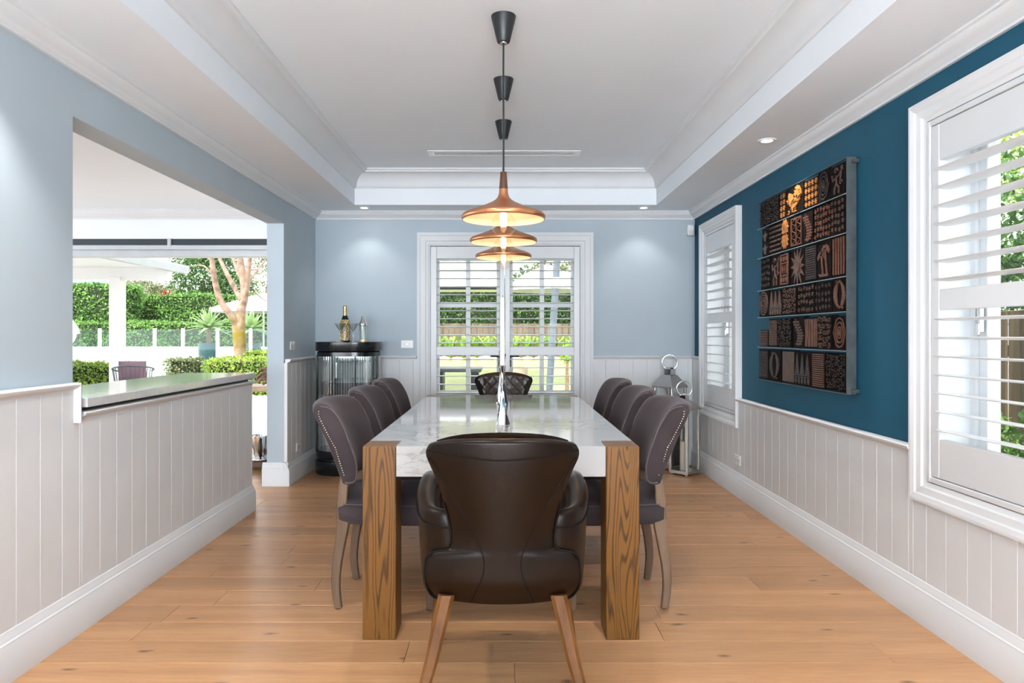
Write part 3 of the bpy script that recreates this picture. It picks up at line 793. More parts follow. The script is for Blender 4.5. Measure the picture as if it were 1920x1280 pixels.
# ------------------------------------------------------------------ leather carver chairs (face local +y)
def make_armchair(label):
    t = thing('leather_armchair', label, 'armchair', (0, 0, 0), 0, 'leather armchairs at the table ends')
    wid = [(.338, .195), (.348, .225), (.375, .243), (.42, .252), (.46, .251), (.484, .246), (.498, .232), (.505, .208), (.511, .184), (.522, .171), (.55, .168), (.585, .172), (.62, .180), (.66, .191), (.70, .202), (.745, .2185), (.79, .236), (.82, .245), (.845, .246), (.862, .238)]
    wid = catmull(wid, 3)
    def yb(z): return -.262 + .075*smoothstep(.87, .34, z)*0 - .035*smoothstep(.45, .86, z) + .03*smoothstep(.42, .33, z)
    nu = 24
    def outer(u, z, w):                                # rear surface, curving forward to the sides
        return (u*w, yb(z) + .075*u*u*(.55+.45*smoothstep(.4, .8, z)), z - .016*(u**4)*smoothstep(.76, .86, z))
    rings = []
    TH_ = .075
    for z, w in wid:
        rg = [outer(-1+2*k/nu, z, w) for k in range(nu+1)]
        th = TH_*(1-.15*smoothstep(.8, .87, z))
        inn = [(p[0]*.985, p[1]+th*(1-.25*abs(p[0]/w)**4), p[2]) for p in rg[::-1]]
        rings.append(rg+inn)
    # rounded top roll, arched in the middle
    for dz, kk in ((.006, .9), (.010, .72), (.0125, .45), (.0135, .15)):
        z, w = wid[-1]
        rg = []
        for k in range(nu+1):
            u = -1+2*k/nu; p = outer(u, z, w*(1-.03*(1-kk))); rg.append(p)
        th = TH_*.85
        A = [(p[0], p[1]+th*.5*(1-kk), p[2]+dz*(1-.75*(p[0]/w)**2)) for p in rg]
        B = [(p[0]*.985, p[1]+th*(.5+.5*kk)*(1-.25*abs(p[0]/w)**4), p[2]+dz*(1-.75*(p[0]/w)**2)) for p in rg[::-1]]
        rings.append(A+B)
    back = MB().loft(rings).build('backrest', M_leather, t, 70)
    def wz(z): return interp(wid, z)
    def on(u, z, lift=.0015):
        p = outer(u, z, wz(z)); return (p[0], p[1]-lift, p[2])
    # seams: top roll seam, two curved diagonals
    MB().tube([on(u, .846 - .036*(1-u*u), .001) for u in [-.985+1.97*k/28 for k in range(29)]], .0026, 6).build('piping', M_pipe, back)
    for s in (-1, 1):
        xs = catmull([(.243, .818), (.205, .76), (.160, .685), (.112, .61), (.072, .53), (.058, .48), (.066, .43), (.100, .345)], 4)
        MB().tube([on(s*min(.99, x/wz(z)), z, .0004) for x, z in xs], .0019, 6).build('seam', M_pipe, back)
        edge = [on(s*.995, z, .001) for z, w in wid if z < .665]
        MB().tube(edge, .0032, 6).build('piping', M_pipe, back)
    # diamond quilted inner panel
    nz, nx = 44, 72; rows_ = []
    for i in range(nz+1):
        z = .47 + (.872-.47)*i/nz; w = interp(wid, min(z, .862))*.90; rw = []
        for k in range(nx+1):
            u = -1+2*k/nx; p = outer(u, min(z, .862), w/.90)
            x = u*w
            a_, c_ = (x/.085+z/.085), (x/.085-z/.085)
            q = min(abs(math.sin(PI*a_)), abs(math.sin(PI*c_)))
            edge = min(1, (1-abs(u))*4.5, (z-.47)*30, (.876-z)*30+.2)
            puff = (.010*min(1, q*2.2)**.6 + .004)*max(0, edge)
            y = outer(u*.9, min(z, .862), wz(min(z, .862)))[1] + TH_*(1-.25*abs(u*.9)**4) - .006 + puff + (.0 if z < .84 else -.8*(z-.84)**1.15)
            rw.append((x, y, z + .017*(1-1.5*(u*.9)**2)*smoothstep(.78, .862, z) - .016*(u*.9)**4*smoothstep(.76, .86, z)))
        rows_.append(rw)
    MB().loft(rows_, closed=False, cap=False).build('quilted_panel', M_leather_quilt, t, 60, fix=True)
    # arms: wrapping side panels with rounded tops
    for s in (-1, 1):
        plan = catmull([(.155, -.205), (.200, -.205), (.252, -.172), (.284, -.10), (.298, 0.0), (.297, .10), (.290, .165), (.283, .190)], 4)
        rings = []; m = len(plan)
        for i, (x, y) in enumerate(plan):
            q = i/(m-1)
            a = plan[max(i-1, 0)]; c = plan[min(i+1, m-1)]
            tx, ty = c[0]-a[0], c[1]-a[1]; l_ = math.hypot(tx, ty); nx_, ny_ = -ty/l_, tx/l_       # inward normal
            zt = interp([(-.21, .632), (-.15, .640), (-.05, .668), (.08, .692), (.15, .694), (.18, .680), (.19, .655)], y)
            w = interp([(-.21, .045), (-.1, .055), (.1, .062), (.17, .058), (.19, .045)], y)
            zb = .352
            pr = [(0, zb), (-.004, zb+.08), (0, zt-.055), (-.003, zt-.022), (.006, zt-.006), (w*.35, zt), (w*.7, zt-.004), (w*.95, zt-.02), (w, zt-.05), (w*.9, zt-.1), (w*.9, zb)]
            rings.append([(s*(x+nx_*d)*(1-.055*smoothstep(.62, .36, z)), y+ny_*d, z) for d, z in pr])
        arm = MB().loft(rings).build('armrest', M_leather, t, 60)
        MB().tube([(r_[2][0]+s*.002, r_[2][1], r_[2][2]) for r_ in rings], .0030, 6).build('piping', M_pipe, arm)
    # seat base and cushion
    def slab(z0, z1, hw, y0, y1, rr, puff=0):
        out = []
        def ring(z, ins):
            pts = []
            for cx_, cy_, a0 in ((hw-rr, y1-rr, 0), (-hw+rr, y1-rr, 90), (-hw+rr, y0+rr, 180), (hw-rr, y0+rr, 270)):
                for k in range(5):
                    a = R(a0+22.5*k); pts.append((cx_+(rr-ins)*math.cos(a), cy_+(rr-ins)*math.sin(a), z))
            return pts
        return MB().loft([ring(z0, .012), ring(z0+.012, 0), ring(z1-.02, 0), ring(z1-.006, .006), ring(z1, .022), ring(z1+puff, .06)])
    slab(.340, .405, .235, -.22, .235, .07).build('seat_base', M_leather, t, 50)
    slab(.405, .482, .212, -.19, .250, .065, .012).build('seat_cushion', M_leather, t, 50)
    # legs
    for s in (-1, 1):
        for (x0, y0, z0, w0), (x1, y1, z1, w1) in ((( .180, -.205, .365, .027), (.272, -.335, 0, .016)), ((.225, .205, .36, .024), (.272, .258, 0, .015))):
            rings = []
            for z, x, y, w in ((z1, x1, y1, w1), ((z0+z1)/2, (x0+x1)/2-.004, (y0+y1)/2, (w0+w1)/2), (z0, x0, y0, w0)):
                c_ = w*.45
                rings.append([(s*(x+a_), y+b_, z) for a_, b_ in ((-w, -w+c_), (-w+c_, -w), (w-c_, -w), (w, -w+c_), (w, w-c_), (w-c_, w), (-w+c_, w), (-w, w-c_))])
            MB().loft(rings).build('leg', M_legbrown, t, 30)
    return t
ac = make_armchair('dark brown leather armchair with its back to the viewer at the near table end')
ac.location = (-.003, 2.452, 0)
dup(ac, (.000, 5.62, 0), PI, 'dark quilted leather armchair at the far table end before the doors')

# ------------------------------------------------------------------ candlesticks
def candlestick(loc, h, rz, label, candle=0.0, s=1.0):
    t = thing('candlestick', label, 'candlestick', loc, rz, 'chrome candlesticks on the table')
    rings = []; n = 40
    for k in range(25):
        q = k/24; z = q*h
        r = s*interp([(0, .0365), (.15, .0255), (.35, .0145), (.55, .0090), (.68, .0085), (.85, .0125), (1, .0180)], q)
        rg = []
        for j in range(n):
            a = 2*PI*j/n; rr = r*(1-.16*abs(math.sin(2.5*a)))
            rg.append((rr*math.cos(a+1.7*q), rr*math.sin(a+1.7*q), z))
        rings.append(rg)
    MB().loft(rings).build('stem', M_chrome, t, 60)
    if candle:
        MB().lathe([(.0005, h-.01), (.0115, h-.01), (.0115, h), (.0095, h+candle-.01), (.006, h+candle-.002), (.0005, h+candle)], 20).build('candle', M_waxwhite, t, 50)
        MB().tube([(0, 0, h+candle-.003), (.001, 0, h+candle+.008)], .0012, 6).build('wick', M_black, t)
    return t
candlestick((-.005, 3.41, TH), .290, 0, 'nearest twisted chrome candlestick, holding the white taper candle', .335)
candlestick((-.002, 4.36, TH), .320, .7, 'middle twisted chrome candlestick on the marble table', 0, .98)
candlestick((-.016, 4.56, TH), .335, 1.9, 'farthest twisted chrome candlestick on the marble table', 0, .98)

# ------------------------------------------------------------------ black drinks cabinet with reeded glass
CX, CY = -1.365, 6.135
def stad(hx, hy, rr, n=8):
    pts = []
    for cx_, cy_, a0 in ((hx-rr, hy-rr, 0), (-hx+rr, hy-rr, 90), (-hx+rr, -hy+rr, 180), (hx-rr, -hy+rr, 270)):
        for k in range(n+1):
            a = R(a0+90*k/n); pts.append((cx_+rr*math.cos(a), cy_+rr*math.sin(a)))
    return pts
t = thing('drinks_cabinet', 'black drinks cabinet with curved reeded glass doors in the corner', 'cabinet', (CX, CY, 0))
up = lambda u, v, z: (u, v, z)
def ringz(hx, hy, rr, zs):
    return MB().loft([[(x, y, z) for x, y in stad(hx-i, hy-i, rr-i)] for z, i in zs])
ringz(.285, .245, .22, ((1.062, .002), (1.066, 0), (1.137, 0), (1.141, .004))).build('top', M_blackgloss, t, 40)
ringz(.272, .232, .208, ((1.016, 0), (1.052, 0), (1.062, .02))).build('upper_rim', M_blackgloss, t, 40)
ringz(.278, .238, .213, ((.135, .01), (.150, 0), (.200, 0), (.205, .01))).build('lower_rim', M_blackgloss, t, 40)
ringz(.285, .245, .22, ((0.0, .004), (.006, 0), (.118, 0), (.122, .02), (.135, .02))).build('plinth', M_blackgloss, t, 40)
# reeded glass wall: half-round ribs all the way round
path = stad(.262, .222, .20, 30)
per = []
for i in range(len(path)):
    a, c = Vector(path[i]), Vector(path[(i+1) % len(path)]); d = (c-a).length
    m = max(1, int(d/.004)); per += [a+(c-a)*(k/m) for k in range(m)]
ring0 = []; acc = 0
for i in range(len(per)):
    a, c = per[i-1], per[(i+1) % len(per)]; tg = (c-a).normalized(); nn = Vector((tg.y, -tg.x))
    acc += (per[i]-per[i-1]).length
    ring0.append(per[i]+nn*(.0075*abs(math.sin(PI*acc/.021))))
M_reed = thin_glass('reeded_glass', (.68, .74, .74), .06, .20, .8, 1.4)
MB().loft([[(p.x, p.y, z) for p in ring0] for z in (.20, 1.02)], cap=False).build('reeded_glass', M_reed, t, 35)
for x, y in ((-.262, -.10), (-.24, -.19), (.262, -.10), (.10, -.224), (.24, -.19)):
    MB().box(x-.006, x+.006, y-.006, y+.006, .2, 1.02, .002).build('mullion', M_blackgloss, t)
for z in (.46, .67): MB().prism(stad(.245, .205, .185), up, z, z+.008).build('shelf', thin_glass('shelf_glass', (.8, .9, .87), .0, .05, .6), t)
MB().prism([(-.2, .195), (.2, .195), (.2, .205), (-.2, .205)], up, .2, 1.02).build('mirror_back', pm('cabinet_mirror_back', (.75, .78, .78), .04, 1.0), t)
MB().prism(stad(.235, .195, .175), up, .68, .79).build('inner_drawer', pm('dark_cabinet_drawer', (.02, .024, .034), .4), t)

CT = 1.141
b0 = thing('champagne_bottle', 'gold foiled champagne bottle on the black cabinet', 'bottle', (-1.382, 6.05, CT))
MB().lathe([(.0005, 0), (.040, 0), (.044, .006), (.044, .150), (.040, .178), (.028, .205), (.019, .232), (.0165, .245), (.0005, .245)], 28).build('body', M_bottle, b0, 50)
MB().lathe([(.0205, .226), (.0172, .245), (.0155, .285), (.0180, .292), (.0185, .304), (.0160, .312), (.0130, .318), (.0005, .319)], 24).build('foil', M_gold, b0, 50)
mf, nt, p_ = nodes_of('black_gold_floral_label')
tc = N(nt, 'ShaderNodeTexCoord'); vo = N(nt, 'ShaderNodeTexVoronoi', feature='DISTANCE_TO_EDGE'); vo.inputs['Scale'].default_value = 78
nz_ = N(nt, 'ShaderNodeTexNoise'); nz_.inputs['Scale'].default_value = 30; ad = N(nt, 'ShaderNodeVectorMath', operation='MULTIPLY_ADD'); ad.inputs[1].default_value = (.02, .02, .02)
L(nt, tc.outputs['Object'], nz_.inputs['Vector']); L(nt, nz_.outputs['Color'], ad.inputs[0]); L(nt, tc.outputs['Object'], ad.inputs[2]); L(nt, ad.outputs[0], vo.inputs['Vector'])
cr = N(nt, 'ShaderNodeValToRGB'); cr.color_ramp.elements[0].position = .10; cr.color_ramp.elements[0].color = (.62, .47, .22, 1); cr.color_ramp.elements[1].position = .14; cr.color_ramp.elements[1].color = (.03, .022, .012, 1)
L(nt, vo.outputs['Distance'], cr.inputs['Fac']); L(nt, cr.outputs['Color'], p_.inputs['Base Color']); p_.inputs['Roughness'].default_value = .3
MB().lathe([(.0446, .012), (.0446, .160), (.0412, .178), (.034, .193)], 28).build('floral_sleeve', mf, b0, 60)
M_goldy = pm('gold_glitter', (.80, .66, .34), .35, .7, bump=(120, .5))
def martini(loc, label, gold=False):
    g_ = thing('martini_glass', label, 'glass', loc, 0, 'martini glasses')
    MB().lathe([(.0035, .085), (.0045, .090), (.049, .158), (.0478, .1585), (.004, .0935), (.0005, .092)], 28).build('bowl', M_crystal, g_, 50)
    MB().lathe([(.0035, .085), (.0028, .05), (.0035, .012)], 10).build('stem', M_crystal, g_, 50)
    MB().lathe([(.0005, 0), (.034, 0), (.034, .003), (.012, .006), (.0035, .012), (.0005, .012)], 28).build('foot', M_goldy if gold else M_crystal, g_, 50)
martini((-1.402, 5.955, CT), 'martini glass with gilt foot in front of the champagne bottle', True)
martini((-1.298, 5.985, CT), 'clear martini glass between the champagne bottle and the shaker')
s_ = thing('cocktail_shaker', 'glass cocktail shaker with chrome top on the black cabinet', 'shaker', (-1.214, 6.0, CT))
MB().lathe([(.030, .012), (.031, .02), (.034, .145), (.033, .145), (.029, .014), (.0005, .013)], 28).build('glass_body', M_crystal, s_, 50)
MB().lathe([(.0005, 0), (.032, 0), (.0325, .004), (.0325, .018), (.0315, .021), (.0005, .021)], 28).build('base_band', M_goldy, s_, 50)
MB().lathe([(.036, .145), (.037, .150), (.0355, .160), (.026, .183), (.0195, .192), (.0195, .214), (.0165, .222), (.006, .226), (.0005, .2265)], 28).build('lid', M_chrome, s_, 40)
o = thing('gold_tray', 'small gold tray under the champagne bottle', 'tray', (-1.382, 6.05, CT-.0005))

# ------------------------------------------------------------------ lanterns
def lantern(loc, rz, side, hb, hr, cap_, ring_r, label, candle):
    """hb: glass body height, hr: roof height, cap_: cube cap size"""
    t = thing('floor_lantern', label, 'lantern', loc, rz, 'nickel candle lanterns')
    h = side/2; p = .011
    MB().box(-h, h, -h, h, .012, .040, .003).build('base', M_nickel, t)
    for sx in (-1, 1):
        for sy in (-1, 1):
            MB().box(-.012, .012, -.012, .012, 0, .012, .003).build('foot', M_nickel, t, loc=(sx*(h-.02), sy*(h-.02), 0))
            MB().box(-p, p, -p, p, .040, hb, .002).build('corner_post', M_nickel, t, loc=(sx*(h-p), sy*(h-p), 0))
    for k in range(4):
        m = Matrix.Rotation(PI/2*k, 3, 'Z')
        b = MB().box(-h+2*p, h-2*p, -h+.006, -h+.009, .040, hb); b.v = [tuple(m @ Vector(v_)) for v_ in b.v]
        b.build('glass_panel', M_glass, t)
    r0, r1 = h+.008, cap_*.62
    sq = lambda r_, z: [(-r_, -r_, z), (r_, -r_, z), (r_, r_, z), (-r_, r_, z)]
    roof = MB().loft([sq(r0, hb), sq(r0, hb+.012), sq(r1, hb+hr), ]).build('roof', M_nickel, t)
    z = hb+hr; c_ = cap_/2
    MB().loft([sq(c_*.80, z-.004), sq(c_, z+.003), sq(c_, z+cap_*.75), sq(c_*.55, z+cap_*.95), sq(c_*.1, z+cap_)]).build('cap', M_chrome, t)
    zc = z+cap_*.85+ring_r*.80
    pts = [(ring_r*math.cos(a)*.72, ring_r*math.cos(a)*.72*-1, zc+ring_r*math.sin(a)) for a in [R(-62+304*k/30) for k in range(31)]]
    rg = MB().tube(pts, .0065, 8).build('ring_handle', M_chrome, t, 60)
    for s in (0, -1):
        MB().sphere(pts[s], .011, 10, 6).build('knuckle', M_chrome, rg, 60)
    cd = thing('pillar_candle', candle, 'candle', (loc[0], loc[1], loc[2]+.0405))
    MB().lathe([(.0005, 0), (.037, 0), (.038, .004), (.038, hb*.42), (.034, hb*.425), (.010, hb*.415), (.0005, hb*.415)], 28).build('wax', M_wax, cd, 40)
    MB().tube([(0, 0, hb*.413), (.002, 0, hb*.44)], .0014, 6).build('wick', M_black, cd)
    return t
lantern((1.565, 5.995, 0), R(41), .19, .560, .080, .056, .064, 'smaller nickel candle lantern with ring handle behind the near right chair', 'ivory pillar candle inside the smaller lantern')
lantern((1.503, 6.262, 0), R(37), .21, .730, .112, .070, .067, 'taller nickel candle lantern standing against the end wall', 'ivory pillar candle inside the taller lantern')
bpy.data.objects.remove(bpy.data.objects['gold_tray'])

# ------------------------------------------------------------------ carved printing block artwork on the teal wall (local x: wall depth out, y along wall, z up)
AY0, AY1, AZ0, AZ1 = 3.505, 4.735, .903, 2.095
art = thing('printing_block_artwork', 'wall panel of dark carved wooden printing blocks in a steel frame', 'artwork', (XR, 4.12, 1.5))
M_blk = [pm('carved_dark_wood_%d' % i, c_, .6, var=(20, .25), bump=(60, .2), rvar=.25, spec=.06) for i, c_ in enumerate(((.0035, .0024, .0022), (.006, .0034, .003)))]
M_rel = [pm('carved_relief_wood_%d' % i, c_, .38, var=(18, .3), bump=(70, .2), spec=.3) for i, c_ in enumerate(((.105, .040, .022), (.070, .036, .025), (.27, .10, .02), (.026, .016, .014)))]  # third tone is orange, painting in the downlight's warm glow
DEP = .046
def sY(zx, z6=True):
    p_ = 1410 + zx/(5.565 if z6 else 5.225)
    return FPX*(XR-DEP)/(p_-VX)
M_rod = pm('bright_steel_rod', (.38, .42, .43), .4, .7)
# steel frame
b = MB(); b.box(-.052, -.004, AY0-.014-4.12, AY0-.004-4.12, AZ0-1.5-.004, AZ1-1.5+.004, .001); b.build('frame_side', M_steel, art)
for z in (AZ0-.004, AZ1): MB().box(-.048, -.036, AY0-.014-4.12-.004, AY1+.01-4.12, z-1.5, z+.004-1.5, .0008).build('frame_rail', M_steel, art)
for yy in (AY0-.035, AY1-.1):
    for z in (AZ0+.005, AZ1-.03): MB().box(-.030, 0, yy-4.12, yy+.03-4.12, z-1.5, z+.020-1.5, .002).build('bracket', M_steel, art)

def prism2(mb, pts, d0, d1):      # pts in (s, z) of the block face; depth out of the wall
    mb.loft([[(-d0, s, z) for s, z in pts], [(-d1, s, z) for s, z in pts]])
def ngon(mb, s, z, r_, n, d0, d1, a0=0, k=1.0):
    prism2(mb, [(s+r_*math.cos(a0+2*PI*i/n), z+r_*k*math.sin(a0+2*PI*i/n)) for i in range(n)], d0, d1)
def strip(mb, pts, w, d0, d1):
    out = []; out2 = []
    for i in range(len(pts)):
        a = Vector(pts[max(i-1, 0)]); c = Vector(pts[min(i+1, len(pts)-1)]); tg = (c-a)
        if tg.length < 1e-7: tg = Vector((1, 0))
        tg.normalize(); n_ = Vector((-tg.y, tg.x))*w/2
        out.append((pts[i][0]+n_.x, pts[i][1]+n_.y)); out2.append((pts[i][0]-n_.x, pts[i][1]-n_.y))
    for i in range(len(pts)-1):
        prism2(mb, [out[i], out[i+1], out2[i+1], out2[i]], d0, d1)
def pattern(kind, w, h, rg, d0, d1):
    m = MB()
    def flower(s, z, r_, n):
        for i in range(n):
            a = 2*PI*i/n
            prism2(m, [(s+r_*.25*math.cos(a-.5), z+r_*.25*math.sin(a-.5)), (s+r_*.8*math.cos(a-.28), z+r_*.8*math.sin(a-.28)), (s+r_*math.cos(a), z+r_*math.sin(a)), (s+r_*.8*math.cos(a+.28), z+r_*.8*math.sin(a+.28)), (s+r_*.25*math.cos(a+.5), z+r_*.25*math.sin(a+.5))], d0, d1)
        ngon(m, s, z, r_*.22, 6, d0, d1)
    def curl(s, z, r_, turns, a0, wd):
        strip(m, [(s+r_*(1-.8*k/12)*math.cos(a0+turns*k/12), z+r_*(1-.8*k/12)*math.sin(a0+turns*k/12)) for k in range(13)], wd, d0, d1)
    if kind == 'dots':
        nx_, nz_ = max(3, int(w/.024)), max(4, int(h/.026))
        for i in range(nx_):
            for j in range(nz_): ngon(m, -w/2+(i+.5)*w/nx_, -h/2+(j+.5)*h/nz_, w/nx_*.27, 6, d0, d1)
    elif kind == 'flowers':
        nx_, nz_ = max(2, int(w/.034)), max(3, int(h/.036))
        for i in range(nx_):
            for j in range(nz_): flower(-w/2+(i+.5)*w/nx_, -h/2+(j+.5)*h/nz_, min(w/nx_, h/nz_)*.44, 6)
    elif kind == 'daisy':
        flower(0, h*.22, w*.46, 10); flower(0, -h*.22, w*.46, 10)
    elif kind == 'sun':
        n = 24
        prism2(m, [((w*.50 if i % 2 == 0 else w*.24)*math.cos(2*PI*i/n), (w*.60 if i % 2 == 0 else w*.26)*math.sin(2*PI*i/n)) for i in range(n)], d0, d1*.97)
        ngon(m, 0, 0, w*.2, 16, d0, d1+.004)
    elif kind == 'stripes':
        n = 5
        for i in range(n): prism2(m, [(-w/2+(i+.25)*w/n, -h*.48), (-w/2+(i+.62)*w/n, -h*.48), (-w/2+(i+.62)*w/n, h*.48), (-w/2+(i+.25)*w/n, h*.48)], d0, d1)
    elif kind == 'bars':
        n = max(4, int(h/.011)) if w > .09 else 6
        for i in range(n): prism2(m, [(-w*.47, -h/2+(i+.2)*h/n), (w*.47, -h/2+(i+.2)*h/n), (w*.47, -h/2+(i+.75)*h/n), (-w*.47, -h/2+(i+.75)*h/n)], d0, d1)
    elif kind == 'zigzag':
        for s0 in (-w*.42, 0, w*.42): strip(m, [(s0, -h*.46), (s0, h*.46)], .006, d0, d1)
        for z0 in (-h*.46, h*.46): strip(m, [(-w*.44, z0), (w*.44, z0)], .007, d0, d1)
        for s0 in (-w*.21, w*.21): strip(m, [(s0+(w*.17 if k % 2 else -w*.17), -h*.44+h*.88*k/7) for k in range(8)], .006, d0, d1)
    elif kind == 'frieze':
        for z0 in (-h*.47, -h*.2, h*.2, h*.47): strip(m, [(-w*.44, z0), (w*.44, z0)], .007, d0, d1)
        for s0 in (-w*.44, w*.44): strip(m, [(s0, -h*.47), (s0, h*.47)], .007, d0, d1)
        strip(m, [(-w*.36+w*.72*k/6, (h*.14 if k % 2 else -h*.14)) for k in range(7)], .007, d0, d1)
        for z0 in (-h*.335, h*.335):
            for i in range(3): ngon(m, -w*.28+w*.28*i, z0, w*.09, 8, d0, d1, 0, 1.5)
    elif kind == 'palm':
        for s0, hh in ((-w*.18, .1), (w*.12, .25)):
            strip(m, [(s0+w*.12, -h*.42), (s0+w*.04, -h*.1), (s0, h*hh)], w*.07, d0, d1)
            for i in range(9):
                a = R(-25+230*i/8); strip(m, [(s0, h*hh), (s0+w*.16*math.cos(a), h*hh+h*.10*math.sin(a)+h*.03), (s0+w*.30*math.cos(a), h*hh+h*.12*math.sin(a)-h*.05)], w*.05, d0, d1)
        for i in range(3): strip(m, [(-w*.4+w*.05*i, -h*.40-h*.025*i), (w*.3, -h*.42-h*.02*i)], .005, d0, d1)
    elif kind == 'spires':
        for i in range(3):
            s0 = -w*.31+w*.31*i; prism2(m, [(s0-w*.13, -h*.18), (s0+w*.13, -h*.18), (s0, h*.47)], d0, d1)
        for z0 in (-h*.21, -h*.27): strip(m, [(-w*.47, z0), (w*.47, z0)], .006, d0, d1)
        for i in range(5): ngon(m, -w*.38+w*.19*i, -h*.38, w*.075, 8, d0, d1, 0, 1.2)
    elif kind in ('crosses', 'stars'):
        nx_, nz_ = max(3, int(w/.032)), max(4, int(h/.034))
        for i in range(nx_):
            for j in range(nz_):
                s0, z0 = -w/2+(i+.5+rg.uniform(-.15, .15))*w/nx_, -h/2+(j+.5+rg.uniform(-.15, .15))*h/nz_; a0 = rg.uniform(0, 1.5); r_ = .0125
                if kind == 'stars': flower(s0, z0, r_, 5)
                else:
                    for k in range(2): strip(m, [(s0+r_*math.cos(a0+PI/2*k), z0+r_*math.sin(a0+PI/2*k)), (s0-r_*math.cos(a0+PI/2*k), z0-r_*math.sin(a0+PI/2*k))], .005, d0, d1)
    elif kind == 'curls':
        nx_, nz_ = max(3, int(w/.028)), max(5, int(h/.030))
        for i in range(nx_):
            for j in range(nz_): curl(-w/2+(i+.5)*w/nx_, -h/2+(j+.5)*h/nz_, .0165, rg.choice((-1, 1))*rg.uniform(4, 6.5), rg.uniform(0, 6), .0035)
    elif kind == 'oval':
        for k in range(4):
            f = 1-.24*k; strip(m, [(w*.46*f*math.cos(2*PI*i/20), h*.47*f*math.sin(2*PI*i/20)) for i in range(21)], .008, d0, d1)
    elif kind == 'dolphins':
        for s_, fl_ in ((-1, 1), (1, -1)):
            pts = [(s_*w*(.10+.22*math.sin(PI*k/10)), fl_*h*(-.40+.8*k/10)) for k in range(11)]
            for i in range(10):
                wd = w*.20*math.sin(PI*(i+.8)/11)+.006; strip(m, [pts[i], pts[i+1]], wd, d0, d1)
            strip(m, [(pts[10][0]-w*.14, pts[10][1]+fl_*h*.03), (pts[10][0], pts[10][1]-fl_*h*.02), (pts[10][0]+w*.14, pts[10][1]+fl_*h*.04)], .012, d0, d1)
    elif kind == 'rooster':
        body = [(-.05, -.30), (.20, -.22), (.34, 0), (.30, .22), (.12, .10), (-.02, .05), (-.12, .25), (-.30, .34), (-.36, .22), (-.26, .02), (-.28, -.16)]
        prism2(m, [(a*w, c*h) for a, c in body], d0, d1)
        for i in range(6):
            a = R(10+28*i); strip(m, [(w*.22, h*.05), (w*(.22+.22*math.cos(a)), h*(.10+.26*math.sin(a))), (w*(.22+.20*math.cos(a+.5)), h*(.12+.36*math.sin(a+.4)))], .010, d0, d1+.003)
        for i in range(5): curl(w*(-.1+.08*i), -h*.12+h*.03*i, .020, 4.5, i, .007)
        for s0 in (-.06, .08): strip(m, [(s0*w, -h*.28), (s0*w-.006, -h*.44), (s0*w+.016, -h*.45)], .007, d0, d1)
        for i in range(7): curl(rg.uniform(-.4, .4)*w, rg.uniform(-.44, .44)*h, .016, 5, i, .005)
    elif kind == 'figure':
        curl(-w*.08, h*.32, w*.13, 5, 0, .008); strip(m, [(-w*.08, h*.18), (-w*.05, -h*.1)], .012, d0, d1)
        for pts in ([(-.05, .12), (-.30, .02), (-.36, .22)], [(-.05, .1), (.18, .16), (.32, .36)], [(-.05, -.1), (-.20, -.28), (-.18, -.46)], [(-.05, -.1), (.12, -.26), (.10, -.46)], [(.32, .40), (.22, -.05)]):
            strip(m, [(a*w, c*h) for a, c in pts], .009, d0, d1)
        curl(w*.26, -h*.12, w*.1, 6, 0, .007); curl(w*.34, h*.34, w*.09, 6, 1, .006)
    elif kind == 'mesh':
        n = 15
        for i in range(n): strip(m, [(-w*.44, -h*.46+h*.92*i/(n-1)), (w*.44, -h*.46+h*.92*i/(n-1))], .004, d0, d1)
        n = 9
        for i in range(n): strip(m, [(-w*.44+w*.88*i/(n-1), -h*.46), (-w*.44+w*.88*i/(n-1), h*.46)], .004, d0, d1-.001)
    elif kind == 'reeds':
        for i in range(8):
            s0 = -w*.42+w*.84*i/7; strip(m, [(s0+rg.uniform(-.006, .006), -h*.47), (s0+rg.uniform(-.012, .012), 0), (s0+rg.uniform(-.006, .006), h*.47)], .012, d0, d1)
    elif kind == 'plain':
        prism2(m, [(-w*.48, -h*.49), (w*.48, -h*.49), (w*.48, h*.49), (-w*.48, h*.49)], d0, d1-.004)
    elif kind == 'lace':
        for k in range(3): strip(m, [(w*(.40-.13*k)*math.cos(2*PI*i/18)*(1+.12*math.cos(6*PI*i/9)), h*(.46-.14*k)*math.sin(2*PI*i/18)) for i in range(19)], .006, d0, d1)
        flower(0, 0, w*.16, 6)
    elif kind == 'vine':
        strip(m, [(w*.22*math.sin(5*k/10), -h*.47+h*.94*k/10) for k in range(11)], .007, d0, d1)
        for k in range(9):
            s0, z0 = w*.22*math.sin(5*(k+.5)/10), -h*.47+h*.94*(k+.5)/10
            for sg in (-1, 1): strip(m, [(s0, z0), (s0+sg*w*.16, z0+h*.03), (s0+sg*w*.26, z0+h*.015)], .010, d0, d1)
    elif kind == 'leaf':
        for z0 in (h*.22, -h*.26):
            prism2(m, [(0, z0+h*.20), (w*.12, z0+h*.06), (w*.40, z0+h*.08), (w*.18, z0-h*.06), (w*.10, z0-h*.2), (-w*.08, z0-h*.2), (-w*.2, z0-h*.05), (-w*.40, z0+h*.08), (-w*.12, z0+h*.06)], d0, d1)
    return m
